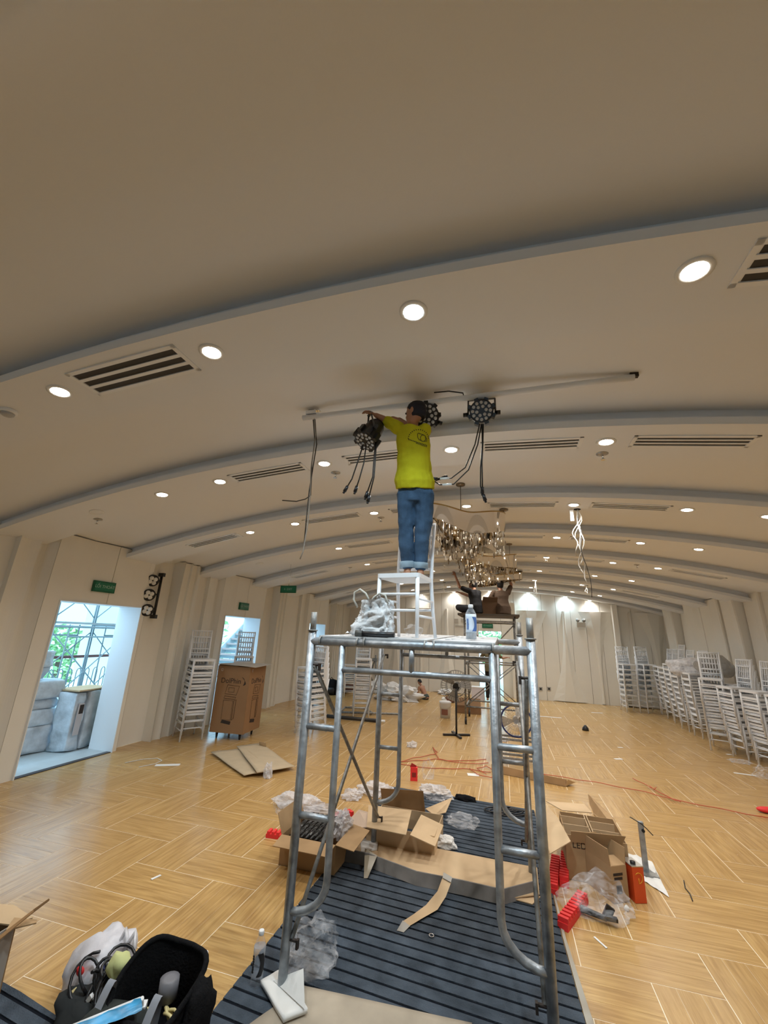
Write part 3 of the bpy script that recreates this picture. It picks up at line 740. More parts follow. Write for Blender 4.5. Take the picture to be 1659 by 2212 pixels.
wallst = [(4.30, 13.75, 8, 'farthest stack along the right wall'), (4.22, 13.1, 8, 'second farthest stack along the right wall'), (4.16, 12.45, 9, 'third farthest stack along the right wall'),
          (4.05, 11.7, 8, 'stack just behind the grey plastic bundle'), (4.02, 10.95, 8, 'stack under the grey plastic bundle')]
for x, y, n, l in wallst: stack(x, y, PI / 2 * -1 + .06, n, .115, l, l)
a = fl(1572, 1628); stack(a.x + .05, a.y + .25, -.45, 9, .098, 'right stack with one bright leaning post', 'stack with one bright leaning post')
for (x, y, l) in ((3.98, 9.25, 'front right stack nearest the grey bundle'), (4.05, 8.62, 'front right stack next to the picture edge'), (4.10, 8.0, 'front right stack cut by the picture edge'), (4.30, 9.9, 'rear right stack against the wall')):
    stack(x, y, -PI / 2 + .22, 8, .098, l, l)
# plastic sheeting over the right stacks
t = thing('plastic_bundle', 'grey milky plastic bundle lying on top of the stacked chairs at the right', 'plastic', (4.2, 10.6, 1.3))
MB().tube([(3.75, 10.2, 1.42), (3.95, 10.3, 1.46), (4.2, 10.45, 1.44), (4.42, 10.6, 1.36)], [.10, .20, .23, .16], 14).build('roll', film('grey_film', (.42, .42, .42), .85, .35), t)
MB().blob((4.05, 11.3, 1.35), (.42, .45, .2), 12, .35, 1.6).build('loose_sheet', bag_milk, t)
t = thing('wrapped_stack_film', 'clear film wrapped round the backs of the far right wall stacks', 'plastic', (4.45, 13, 1))
MB().grid(lambda u, v: V((4.62 - .3 * (1 - v) * .2 + .03 * noise.noise(V((u * 9, v * 6, 1))), 12.1 + 1.9 * u, .15 + 1.3 * v + .08 * noise.noise(V((u * 4, 3, v))))), 24, 14).build('film', film('stack_film', (.6, .6, .6), .45, .25), t)

# chair on the deck, with the man
CY = 2.56
sf = at(826, 1250, CY); sr = at(912, 1258, CY)
K = .79
ch = make_chair('white chair standing on top of the scaffold deck with the man on it', n=12)
MW.pop(ch.name, None)
seat_c = at(882, 1246, 2.73)
cz = ztop(2.7)
ch.scale = (K * 1.02, K, (seat_c.z - cz) / .45)
ch.location = (seat_c.x - .012, 2.73, cz + .002); ch.rotation_euler = (0, 0, -.17)
SEATZ = seat_c.z

# ------------------------------------------------------------------ people
def limb(mb, pts, rs, n=12):
    pts = [V(p) for p in pts]; P, R = [], []
    for a, b, ra, rb_ in zip(pts, pts[1:], rs, rs[1:]):
        for k in range(4):
            P.append(a.lerp(b, k / 4)); R.append(ra + (rb_ - ra) * k / 4)
    P.append(pts[-1]); R.append(rs[-1])
    d0 = (P[1] - P[0]).normalized(); d1 = (P[-1] - P[-2]).normalized()
    P = [P[0] - d0 * R[0] * .8, P[0] - d0 * R[0] * .45] + P + [P[-1] + d1 * R[-1] * .45, P[-1] + d1 * R[-1] * .8]
    R = [R[0] * .3, R[0] * .8] + R + [R[-1] * .8, R[-1] * .3]
    mb.tube(P, R, n)
def hand(mb, wrist, d, palm_n, k=1.0, curl=.5, side=1):
    """palm with four unequal fingers and a side thumb; d = pointing direction, palm_n = palm normal"""
    d = V(d).normalized(); pn = V(palm_n); pn = (pn - d * pn.dot(d)).normalized(); sx = d.cross(pn).normalized() * side
    w0 = V(wrist); L = .085 * k
    mb.loft([(w0, sx * .024 * k, pn * .017 * k), (w0 + d * L * .5, sx * .038 * k, pn * .015 * k), (w0 + d * L, sx * .040 * k, pn * .013 * k), (w0 + d * L * 1.08, sx * .034 * k, pn * .009 * k)], 12)
    for i, (o, l) in enumerate(((-.029, .062), (-.010, .075), (.010, .080), (.029, .070))):
        p = w0 + d * L * .95 + sx * o * k; q = [p]
        for s_ in range(3):
            a = curl * (s_ + .6) * .75
            p = p + (d * math.cos(a) + pn * math.sin(a)) * l * k * (.42, .33, .25)[s_]; q.append(p)
        limb(mb, q, [.0095 * k, .009 * k, .0085 * k, .0075 * k], 8)
    p = w0 + d * L * .3 + sx * .03 * k
    limb(mb, [p, p + (sx * .8 + d * .6 + pn * .2) * .04 * k, p + (sx * .8 + d * 1.5 + pn * .6) * .045 * k], [.012 * k, .011 * k, .009 * k], 8)
def head(mb, c, up, fwd, k):
    up = V(up).normalized(); f = V(fwd); f = (f - up * f.dot(up)).normalized(); r = f.cross(up).normalized()
    c = V(c)
    prof = [(-.118, .028, .030, .040), (-.105, .045, .052, .030), (-.07, .058, .075, .014), (-.03, .068, .090, .004), (.01, .073, .096, -.002), (.05, .074, .098, -.006), (.085, .062, .082, -.008), (.108, .040, .052, -.008), (.118, .015, .02, -.008)]
    mb.loft([(c + up * z * k + f * o * k, r * a * k, f * b * k) for z, a, b, o in prof], 20)
    mb.blob(c + f * .098 * k - up * .022 * k, V((.014, .014, .018)) * k, 3, .0, 1, 2)          # nose tip
    limb(mb, [c + f * .088 * k + up * .02 * k, c + f * .102 * k - up * .02 * k], [.008 * k, .012 * k], 8)
    limb(mb, [c + f * .086 * k - r * .02 * k - up * .058 * k, c + f * .092 * k - up * .056 * k, c + f * .086 * k + r * .02 * k - up * .058 * k], [.006 * k, .008 * k, .006 * k], 8)
    limb(mb, [c + f * .082 * k - r * .03 * k + up * .028 * k, c + f * .092 * k + up * .026 * k, c + f * .082 * k + r * .03 * k + up * .028 * k], [.007 * k, .006 * k, .007 * k], 8)
    for s_ in (-1, 1): mb.loft([(c + r * s_ * .070 * k - f * .008 * k, up * .030 * k, f * .018 * k), (c + r * s_ * .082 * k - f * .014 * k, up * .033 * k, f * .021 * k), (c + r * s_ * .085 * k - f * .015 * k, up * .026 * k, f * .015 * k)], 12)
    return r, f, up
def figure(name, label, J, k, vox, top=None, pants=None, bare_chest=False, shorts=False, sleeve=.75, hair=hairm, cap=False, wr=.004, cuffs=None, tail=.05, base=None):
    """J: pelvis chest neck head + shL elL wrL shR elR wrR hipL knL anL hipR knR anR toeL toeR, up/fwd of the head"""
    J = {a: (V(b) if not isinstance(b, (int, float)) else b) for a, b in J.items()}
    t = thing(name, label, 'person', base or (J['anL'] + J['anR']) / 2)
    ri = (J['shR'] - J['shL']).normalized(); upv = (J['neck'] - J['pelvis']).normalized(); fw = upv.cross(ri).normalized(); rt = ri
    def torso(mb, g, z0=-.10, neck=True):
        P, C, N_ = J['pelvis'], J['chest'], J['neck']; ru = (J['hipR'] - J['hipL']).normalized()
        sw = (J['shR'] - J['shL']).length / 2
        h = .034 * k if g > 0 else 0
        r = [(P + upv * z0 * k, ru * (.145 * k + g + h), fw * (.105 * k + g + h)), (P + upv * .06 * k, ru * (.152 * k + g + h), fw * (.110 * k + g + h)), (P.lerp(C, .4), rt * (.138 * k + g + h * .7), fw * (.100 * k + g + h * .6)), (P.lerp(C, .75), rt * (.150 * k + g), fw * (.108 * k + g)),
             (C, rt * (.168 * k + g), fw * (.115 * k + g)), (C.lerp(N_, .45), rt * (max(sw, .15 * k) * .98 + g), fw * (.092 * k + g)), (C.lerp(N_, .78), rt * (sw * .72 + g), fw * (.072 * k + g)), (N_ - upv * .012 * k, rt * (.06 * k + g), fw * (.056 * k + g))]
        mb.loft(r, 18, 2.2)
    b = MB(); torso(b, -.004)
    limb(b, [J['neck'] - upv * .05 * k, J['neck'].lerp(J['head'], .6)], [.056 * k, .05 * k])
    r_, f_, u_ = head(b, J['head'], J['hup'], J['hfw'], k)
    for s_ in 'LR':
        limb(b, [J['sh' + s_], J['el' + s_], J['wr' + s_]], [.052 * k, .040 * k, .027 * k])
        hd = (J['wr' + s_] - J['el' + s_]).normalized()
        hand(b, J['wr' + s_], J.get('hd' + s_, hd), J.get('hn' + s_, V((0, .4, -1))), k, J.get('curl', .5), 1 if s_ == 'L' else -1)
        limb(b, [J['hip' + s_], J['kn' + s_], J['an' + s_]], [.085 * k, .056 * k, .036 * k])
        fd = (J['toe' + s_] - J['an' + s_]); fd.z = 0; fd.normalize(); fx = V((-fd.y, fd.x, 0)); a = J['an' + s_]; zz = V((0, 0, 1))
        b.loft([(a - fd * .055 * k - zz * .035 * k, fx * .020 * k, zz * .025 * k), (a - fd * .02 * k - zz * .03 * k, fx * .034 * k, zz * .042 * k), (a + fd * .06 * k - zz * .042 * k, fx * .040 * k, zz * .030 * k), (a + fd * .13 * k - zz * .055 * k, fx * .044 * k, zz * .017 * k), (a + fd * .17 * k - zz * .058 * k, fx * .036 * k, zz * .012 * k)], 12)
        for i in range(5):
            q = a + fd * (.165 - .008 * abs(i - 1)) * k - zz * .060 * k + fx * (-.03 + .015 * i) * k * (1 if s_ == 'L' else -1)
            limb(b, [q, q + fd * (.03 if i == 0 else .022) * k], [.010 * k, .008 * k], 6)
    remeshed(b, vox, 3).build('body', skin, t)
    for s_ in (-1, 1):
        MB().blob(J['head'] + (f_ * .088 + u_ * .008 + r_ * s_ * .030) * k, .011 * k, 1, 0, 1, 2).build('eye', dark_m, t)
    h = MB(); hp = [(-.06, .066, .075, -.034), (-.02, .078, .088, -.030), (.02, .082, .098, -.022), (.06, .082, .104, -.012), (.095, .068, .088, -.009), (.118, .044, .056, -.008), (.128, .012, .016, -.008)]
    if J.get('hair_low'): hp[0] = (-.085, .058, .062, -.038)
    h.loft([(J['head'] + u_ * z * k + f_ * o * k, r_ * a * k, f_ * bb * k) for z, a, bb, o in hp], 20)
    remeshed(h, vox, 3, .004 * k, 40).build('cap' if cap else 'hair', hair, t)
    out = {}
    if top:
        s = MB(); torso(s, .013 * k, J.get('hem', -.12))
        for s_ in 'LR':
            e = J['sh' + s_].lerp(J['el' + s_], sleeve)
            limb(s, [J['sh' + s_] - rt * (.02 * k if s_ == 'R' else -.02 * k), e], [.070 * k, .058 * k])
        out['top'] = remeshed(s, vox, 3, wr * k, 9 / k).build('shirt', top, t)
    if pants:
        s = MB(); P = J['pelvis']; ru = (J['hipR'] - J['hipL']).normalized()
        s.loft([(P + upv * .10 * k, ru * .150 * k, fw * .108 * k), (P + upv * .04 * k, ru * .162 * k, fw * .118 * k), (P - upv * .04 * k, ru * .172 * k, fw * .128 * k), ((J['hipL'] + J['hipR']) / 2 - upv * .06 * k, ru * .168 * k, fw * .12 * k), ((J['hipL'] + J['hipR']) / 2 - upv * .13 * k, ru * .11 * k, fw * .07 * k)], 18, 2.3)
        for s_ in 'LR':
            H, Kn, A = J['hip' + s_], J['kn' + s_], J['an' + s_]
            if shorts: limb(s, [H, H.lerp(Kn, .9)], [.100 * k, .080 * k])
            else: limb(s, [H, H.lerp(Kn, .5), Kn, Kn.lerp(A, .5), Kn.lerp(A, .92)], [.098 * k, .088 * k, .074 * k, .068 * k, .058 * k])
        out['pants'] = remeshed(s, vox, 3, wr * k * 1.6, 7 / k).build('shorts' if shorts else 'trousers', pants, t)
    if cuffs:
        for s_ in 'LR':
            Kn, A = J['kn' + s_], J['an' + s_]; d = (A - Kn).normalized(); q = d.to_track_quat('Z', 'X').to_matrix()
            c0 = Kn.lerp(A, .80)
            m_ = MB(); Lc = (A - Kn).length * .17
            m_.lathe([(.060 * k, 0), (.071 * k, .004 * k), (.074 * k, Lc * .5), (.073 * k, Lc * .9), (.068 * k, Lc), (.058 * k, Lc * .97)], c0, 20, q)
            for v in m_.bm.verts: v.co += V((noise.noise(v.co * 30), noise.noise(v.co * 30 + V((9, 0, 0))), noise.noise(v.co * 30 + V((0, 9, 0))))) * .007 * k
            m_.build('cuff', cuffs, t)
    out['root'] = t
    return out
denim = mat('denim', (.045, .082, .138), .9, var=.35, vs=9, bump=.25, bs=180, spec=.15)
denim_l = mat('denim_inside', (.22, .29, .34), .9, var=.12, vs=20, bump=.2, bs=150)
yellow = mat('yellow_cotton', (.50, .455, .018), .9, var=.10, vs=7, bump=.2, bs=160, spec=.1)
HY = 2.56
def mp(px, py, Y=2.66): return at(px, py, Y)
ank = SEATZ + .062 * K
J = dict(pelvis=mp(897, 1052, 2.69), chest=mp(893, 958, 2.63), neck=mp(890, 916, 2.57), head=mp(897, 893, 2.545),
         shL=mp(856, 925, 2.58), elL=mp(836, 909, 2.60), wrL=mp(812, 897, 2.56), shR=mp(922, 930, 2.58), elR=mp(905, 935, 2.82), wrR=mp(862, 906, 2.86),
         hipL=mp(878, 1068, 2.69), hipR=mp(918, 1068, 2.69), knL=mp(877, 1150, 2.70), knR=mp(913, 1150, 2.70), anL=mp(880, 1232, 2.71), anR=mp(908, 1228, 2.73),
         toeL=mp(872, 1238, 2.9), toeR=mp(908, 1235, 2.9), hup=(.02, .05, 1), hfw=(-.93, .35, .12), hem=-.02,
         hdL=at(797, 889, 2.54) - at(812, 897, 2.56), hnL=(0, .5, -1), hdR=at(843, 899, 2.87) - at(862, 906, 2.86), curl=.75)
for s_ in 'LR': J['an' + s_].z = ank
man = figure('person', 'man in yellow T-shirt and rolled jeans standing on the chair, reaching for a stage light', J, .715, .0055, top=yellow, pants=denim, cap=True, hair=mat('navy_cap', (.010, .010, .018), .85, bump=.3, bs=200), sleeve=.95, wr=.010, cuffs=denim_l, base=(seat_c.x, 2.71, SEATZ))
# print on the back of the shirt, laid on its surface
dg = bpy.context.evaluated_depsgraph_get()
so = man['top']; MI = MW[so.name]
sbm = bmesh.new(); sbm.from_mesh(so.data); sbm.transform(MI); bvh = BVHTree.FromBMesh(sbm)
def on_shirt(px, py):
    p = at(px, py, 2.3); d = (at(px, py, 2.9) - p).normalized(); h = bvh.ray_cast(p, d)
    return h[0] - d * .0025 if h[0] is not None else None
shirt_ink = mat('shirt_ink', (.06, .055, .01), .9)
def stroke(name, pts, w_, m_=shirt_ink, closed=False):
    mb = MB(); P = [V((*p, 0)) for p in pts]; n = len(P); g = []
    for i in range(n):
        d = (P[(i + 1) % n if closed else min(i + 1, n - 1)] - P[i - 1 if (closed or i) else 0]); d.normalize(); o = V((-d.y, d.x, 0)) * w_ / 2
        a, b = on_shirt(*(P[i] + o).xy), on_shirt(*(P[i] - o).xy)
        if a is None or b is None: g.append(None)
        else: g.append((mb.bm.verts.new(a), mb.bm.verts.new(b)))
    for i in range(n if closed else n - 1):
        A, B = g[i], g[(i + 1) % n]
        if A and B: mb.bm.faces.new((A[0], B[0], B[1], A[1]))
    if len(mb.bm.faces): mb.build(name, m_, man['root'])
stroke('shirt_emblem', [(902, 937), (904, 935.5), (914, 939), (921, 947), (922, 953), (913, 953.5), (905, 949.5), (902.5, 945)], 1.4, closed=True)
stroke('shirt_emblem', [(914 + 6 * math.cos(a), 946.5 + 7 * math.sin(a)) for a in [2 * PI * k / 14 for k in range(15)]], 1.3)
for k in range(15):          # unreadable arched lettering: one small mark per letter
    a = PI * (1.02 + k * .068); cx_, cy_ = 904, 948; p = (cx_ + 22 * math.cos(a), cy_ + 20 * math.sin(a)); d = (-math.sin(a) * 1.0, math.cos(a) * .9)
    stroke('print_letter', [(p[0] - d[0] * .9, p[1] - d[1] * .9), (p[0] + d[0] * .9, p[1] + d[1] * .9)], 2.6)
for k in range(13): stroke('print_letter', [(882 + k * 3.2, 949 + k * 1.05), (884 + k * 3.2, 949.7 + k * 1.05)], 2.2)
for k in range(9): stroke('print_letter', [(899 + k * 2.7, 957 + k * .95), (900.7 + k * 2.7, 957.6 + k * .95)], 2.6 if k == 0 else 1.7)
sbm.free()

# far workers on the second scaffold
def seated(prefix, label, c, top, pants, yaw, k=1.0, armL=None, armR=None, cross=True, shorts=False, headup=.1, lean=.0, hfw=None, vox=.011, name='person'):
    c = V(c); R = MX.Rotation(yaw, 3, 'Z')
    def g(x, y, z): return c + R @ V((x, y, z)) * k
    J = dict(pelvis=g(0, 0, .11), chest=g(0, .06 + lean, .42), neck=g(0, .08 + lean * 1.5, .58), head=g(0, .12 + lean * 1.8, .72), shL=g(-.19, .07 + lean * 1.4, .52), shR=g(.19, .07 + lean * 1.4, .52),
             hipL=g(-.1, .02, .10), hipR=g(.1, .02, .10), knL=g(-.28, .36, .14), knR=g(.28, .36, .14), anL=g(.02, .40, .07), anR=g(-.02, .30, .07), toeL=g(.15, .42, .05), toeR=g(-.15, .32, .05),
             hup=R @ V((0, -headup * 0 + .0 - headup, 1)), hfw=hfw or R @ V((0, 1, headup)))
    aL = armL or ((-.27, .16, .28), (-.08, .36, .2)); aR = armR or ((.27, .16, .28), (.08, .36, .2))
    J['elL'], J['wrL'], J['elR'], J['wrR'] = g(*aL[0]), g(*aL[1]), g(*aR[0]), g(*aR[1])
    return figure(name, label, J, k, vox, top=top, pants=pants, shorts=shorts, base=c)
blk_sh = mat('black_shirt', (.012, .011, .012), .9); brn_sh = mat('brown_shirt', (.085, .050, .028), .9)
dk_pants = mat('dark_trousers', (.03, .03, .035), .9); olive = mat('dark_green_shorts', (.05, .07, .065), .9)
SY = 10.4
pz = at(1050, 1331, SY).z
a = at(1031, 1328, SY); seated('', 'dark haired worker in black T-shirt kneeling left on the far scaffold under the chandelier', (a.x, SY, pz + .05), blk_sh, dk_pants, .95, 1.0, armL=((-.34, .25, .62), (-.30, .42, .92)), armR=((.16, .34, .44), (.02, .52, .52)), headup=.35)
a = at(1086, 1328, SY); seated('', 'worker in brown shirt kneeling right on the far scaffold, arm raised to the crystals', (a.x, SY + .1, pz + .05), brn_sh, dk_pants, .35, 1.0, armR=((.30, .15, .74), (.27, .2, 1.02)), armL=((-.30, .12, .30), (-.22, .3, .22)), headup=.3)
# seated man on the floor
a = fl(919, 1512); seated('', 'bare backed dark haired man sitting on the floor beside a heap of white sheets', (a.x, a.y + .1, 0), None, olive, 1.15, .64, shorts=True, lean=.14, headup=-.55, armL=((-.26, .28, .26), (-.12, .55, .16)), armR=((.26, .24, .26), (.10, .52, .14)))
# standing man by the far doorway
a = fl(1062, 1515); g = lambda x, y, z: V((a.x + x, a.y + y, z))
figure('person', 'man standing near the bright back doorway, mostly hidden behind the scaffold post', dict(pelvis=g(0, 0, .95), chest=g(0, 0, 1.27), neck=g(0, 0, 1.44), head=g(0, .02, 1.57), shL=g(-.19, 0, 1.37), shR=g(.19, 0, 1.37), elL=g(-.30, .12, 1.20), wrL=g(-.14, .30, 1.15), elR=g(.36, .1, 1.24), wrR=g(.50, .3, 1.26),
       hipL=g(-.09, 0, .9), hipR=g(.09, 0, .9), knL=g(-.10, .02, .5), knR=g(.10, .04, .5), anL=g(-.11, 0, .08), anR=g(.11, 0, .08), toeL=g(-.13, .2, .02), toeR=g(.13, .2, .02), hup=(0, 0, 1), hfw=(-.3, 1, 0)), .92, .011, top=mat('olive_shirt', (.16, .13, .07), .9), pants=blk_sh)
# ------------------------------------------------------------------ far scaffold with workers
def tube_scaffold(name, label, x0, x1, y0, y1, ztop_, wheels=True, m=galv2, levels=(.35, 1.25), r=.021):
    t = thing(name, label, 'scaffold', ((x0 + x1) / 2, (y0 + y1) / 2, 0))
    zb = .13 if wheels else 0
    for x in (x0, x1):
        for y in (y0, y1):
            MB().rod((x, y, zb), (x, y, ztop_), r, n=8).build('post', m, t)
            if wheels: MB().rod((x, y, .065), (x, y, .16), .012, n=6).rod((x - .02, y, .065), (x + .02, y, .065), .065, n=12).build('caster_wheel', black, t)
    for y in (y0, y1):
        for z in levels + (ztop_ - .12,): MB().rod((x0, y, z), (x1, y, z), r * .8, n=8).build('rung', m, t)
        MB().rod((x0, y, levels[0]), (x1, y, levels[1]), .011, n=6).build('cross_brace', m, t)
        MB().rod((x1, y, levels[0]), (x0, y, levels[1]), .011, n=6).build('cross_brace', m, t)
        MB().tube([(x0, y, ztop_ - .15), (x0 + (x1 - x0) * .35, y, ztop_ - .62), (x0 + (x1 - x0) * .6, y, ztop_ - .62), (x1, y, ztop_ - .15)], .011, 6).build('brace_bar', m, t)
    for x in (x0, x1):
        for z in levels: MB().rod((x, y0, z), (x, y1, z), r * .8, n=8).build('side_rail', m, t)
    return t
xa, xb = at(1003, 1340, SY - .45).x, at(1112, 1340, SY - .45).x
tube_scaffold('mobile_scaffold', 'far mobile scaffold on casters carrying two workers under the chandelier', xa, xb, SY - .45, SY + .55, pz - .02)
t = thing('scaffold_board', 'dark board platform on top of the far scaffold', 'board', ((xa + xb) / 2, SY, pz))
MB().box(((xa + xb) / 2 - .02, SY + .05, pz + .005), (xb - xa + .25, 1.15, .045)).build('plank_top', mat('board_dark', (.10, .085, .07), .8), t)
MB().rod((xa - .12, SY - .5, pz + .01), (xa + .02, SY - .5, pz + .01), .022).build('projecting_tube', galv2, t)
def carton(name, label, c, rz, L, W, H, flaps=(0, 0, 0, 0), m=card, min_=card_in, th=.006, z=0.0, flen=None, cat='box'):
    """open carton; flaps = opening angles of +x,-x,+y,-y flaps in degrees (0 = upright, 90 = level outwards, -90 closed, None = none)"""
    t = thing(name, label, cat, (c[0], c[1], z), rz)
    def add(nm, mb, mm): mb.build(nm, mm, t, local=True)
    b = MB(); b.box((0, 0, th / 2), (L, W, th))
    for s_ in (-1, 1):
        b.box((s_ * (L / 2 - th / 2), 0, H / 2), (th, W, H)); b.box((0, s_ * (W / 2 - th / 2), H / 2), (L - 2 * th, th, H))
    add('carton_body', b, m)
    for i, a in enumerate(flaps):
        if a is None: continue
        a = math.radians(a); ax = i < 2; s_ = 1 if i % 2 == 0 else -1
        fl_ = (flen or (min(L, W) / 2 * .96)); wd = (W if ax else L) - .006
        d = V((s_ * math.sin(a), 0, math.cos(a))) if ax else V((0, s_ * math.sin(a), math.cos(a)))
        base = V((s_ * (L / 2 - th / 2), 0, H)) if ax else V((0, s_ * (W / 2 - th / 2), H))
        e = V((0, 1, 0)) if ax else V((1, 0, 0)); n = d.cross(e).normalized() * th * .8
        P = [base + e * wd / 2, base - e * wd / 2, base - e * wd / 2 * .96 + d * fl_, base + e * wd / 2 * .96 + d * fl_]
        add('flap', MB().prism([p - n / 2 for p in P], n), m)
    return t
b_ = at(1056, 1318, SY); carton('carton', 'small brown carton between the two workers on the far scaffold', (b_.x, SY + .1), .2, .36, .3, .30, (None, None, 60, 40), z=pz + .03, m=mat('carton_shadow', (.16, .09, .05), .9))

# ------------------------------------------------------------------ chandeliers
crystal = mat('crystal', (.78, .70, .58), .05, 0, spec=1.0, trans=.55)
cry2 = mat('smoked_crystal', (.20, .15, .10), .08, .3, spec=1)
mirror = mat('mirror_steel', (.86, .83, .80), .04, 1)
def drop_mesh(l, r, m):
    b = MB(); b.lathe([(0, 0), (r * .5, -.1 * l), (r, -.3 * l), (r * .9, -.8 * l), (0, -l)], n=6, smooth=False)
    o = b.build('crystal_drop', m); me = o.data; COL.objects.unlink(o); bpy.data.objects.remove(o); return me
DM = [drop_mesh(.075, .012, crystal), drop_mesh(.05, .014, crystal), drop_mesh(.085, .010, cry2), drop_mesh(.055, .012, cry2)]
def chandelier(label, c, rx, ry, turns, nd, zt, zb, ph=0, seed=1, band=.13, canop=6):
    c = V((*c, 0)); t = thing('chandelier', label, 'chandelier', (c.x, c.y, zt)); rnd = random.Random(seed)
    def ctr(s_):
        a = ph + s_ * turns * 2 * PI
        k = 1 + .18 * math.cos(3 * a + .6)
        return V((c.x + rx * k * math.cos(a), c.y + ry * k * math.sin(a), zt - .10 * math.sin(a * 1.5 + .4) - (zt - zb) * .28 * s_)), a
    band *= 1.5; n = int(70 * turns); out = MB(); inn = MB(); ed = MB(); th = .012
    P = [ctr(i / n) for i in range(n + 1)]
    hh = lambda i: band * (1 + .35 * math.sin(i / n * turns * 2 * PI * 1.5))
    def off(i, d): p, a = P[i]; q = V((math.cos(a) / rx, math.sin(a) / ry, 0)).normalized(); return p + q * d
    out.grid(lambda u, v: off(round(u * n), th) - V((0, 0, hh(round(u * n)) * v)), n, 1).build('ribbon_outer', mirror, t)
    inn.grid(lambda u, v: off(round(u * n), 0) - V((0, 0, hh(round(u * n)) * v)), n, 1).build('ribbon_inner', gold, t)
    ed.tube([off(i, th / 2) for i in range(n + 1)], .011, 6).build('ribbon_edge', mat('brushed_brass', (.42, .30, .14), .35, 1), t)
    for i in range(canop):
        p, a = P[int(n * (i + .3) / canop)]
        zc = zarc(p.x) + REC; 
        for L in RIBS:
            if L - .27 <= p.y <= L + .35: zc = zarc(p.x)
        f = MB().lathe([(.055, .006), (.055, -.02), (.03, -.028), (0, -.029)], (p.x, p.y, zc), 14).build('canopy', mat('canopy_bronze', (.22, .18, .13), .35, .9), t)
        MB().rod((p.x, p.y, zc - .02), p, .004, n=5).build('suspension_wire', wired, f)
    mp_ = MB(); mp_.grid(lambda u, v: V((c.x + rx * (-.15 + 1.05 * u), c.y + ry * .55 - .10 * math.sin(PI * u), zt - .04 - .10 * (2 * u - 1) ** 2 - (zt - zb) * .62 * v)), 16, 2).build('mirror_band', mirror, t)
    W = MW[t.name].inverted()
    st = MB()
    for i in range(nd):
        s_ = rnd.random() ** .8; p, a = P[min(n, int(n * s_))]
        q = p.lerp(V((c.x, c.y, p.z)), rnd.random() ** 2 * .75)
        z0 = p.z - hh(int(n * s_)) * .6; L = (rnd.random() ** 1.3) * (z0 - zb) + .02
        o = bpy.data.objects.new('crystal_drop', DM[rnd.randrange(4)]); put(o, t); o.location = W @ V((q.x, q.y, z0 - L)); o.rotation_euler = (0, 0, rnd.random() * 3)
        st.rod((q.x, q.y, z0), (q.x, q.y, z0 - L), .0012, n=3)
    tag(st.build('thread', mat('steel_thread', (.5, .48, .44), .3, .8), t), kind='stuff')
    return t
chandelier('large spiral brass ribbon chandelier with crystal drops nearest the camera, right of the man', (-.46, 5.35), .46, .72, 1.35, 280, 3.40, 2.80, ph=.2, seed=3)
chandelier('second crystal chandelier, partly hidden behind the nearest one', (-.30, 7.9), .50, .62, 1.2, 200, 3.32, 2.98, ph=1.2, seed=5)
chandelier('third crystal chandelier, right above the two workers on the far scaffold', (-.22, 10.3), .60, .55, 1.2, 200, 3.32, 3.18, ph=2.2, seed=8)

# ------------------------------------------------------------------ things on the near deck
def zz(y): return ztop(y) + .003
# woven sack
SKY = 2.62
c = at(808, 1368, SKY); c.z = zz(SKY)
t = thing('white_sack', 'crumpled white woven sack with two handles on the left of the scaffold deck', 'sack', c)
sackm = mat('woven_sack', (.62, .63, .64), .7, var=.12, vs=8, bump=.6, bs=30)
W_, H_ = (at(850, 1340, SKY).x - at(762, 1340, SKY).x) / 2, at(800, 1292, SKY).z - c.z
mb = MB()
def sk(u, v):
    a = 2 * PI * u; k = [1.05, 1.08, 1.0, .92, .80, .66][min(5, int(v * 5.999))] 
    k = 1.08 - .30 * v * v - .10 * v
    p = V((math.copysign(abs(math.cos(a)) ** .6, math.cos(a)) * W_ * k + .07 * W_ * v, math.copysign(abs(math.sin(a)) ** .7, math.sin(a)) * .085 * k, H_ * (v - .10 * v * (.5 - .5 * math.cos(a)) )))
    q = V((math.cos(a) * 1.4, math.sin(a) * 1.4, v * 2.2))
    d = .030 * noise.noise(q * 1.1) - .045 * abs(noise.noise(q * 2.1 + V((3, 1, 2)))) - .022 * abs(noise.noise(q * 4.5)) + .01 * noise.noise(q * 9)
    return c + p * (1 + d * .8) + V((math.cos(a) * d, math.sin(a) * d, .3 * d * v))
mb.grid(sk, 64, 28); mb.build('sack_body', sackm, t, weld=True)
MB().grid(lambda u, v: c + V((-W_ * (.35 + .9 * u) - .01, -.05 + .1 * v, .01 + .05 * (1 - u) * (1 - abs(v - .5)) + .02 * abs(noise.noise(V((u * 5, v * 5, 2)))))), 10, 6).build('sack_tail', sackm, t)
for pts in ([(772, 1312), (764, 1295), (766, 1280), (778, 1273), (790, 1282), (800, 1302)], [(800, 1302), (808, 1290), (820, 1282), (832, 1286), (838, 1304)]):
    MB().tube([at(x, y, SKY - .03) for x, y in pts], .007, 8).build('handle', mat('sack_strap', (.5, .49, .44), .8, bump=.3), t)
# black pipe / torch
a, b = at(768, 1375, 2.52), at(852, 1376, 2.52); a.z = b.z = zz(2.52) + .016
t = thing('black_tube', 'short black tube lying at the near edge of the scaffold deck', 'tube', a)
MB().rod(a + V((.04, 0, 0)), b, .0155, n=14).build('barrel', black, t); MB().rod(a, a + V((.045, 0, 0)), .021, .019, n=14).build('head', mat('tube_head', (.06, .06, .055), .5), t)
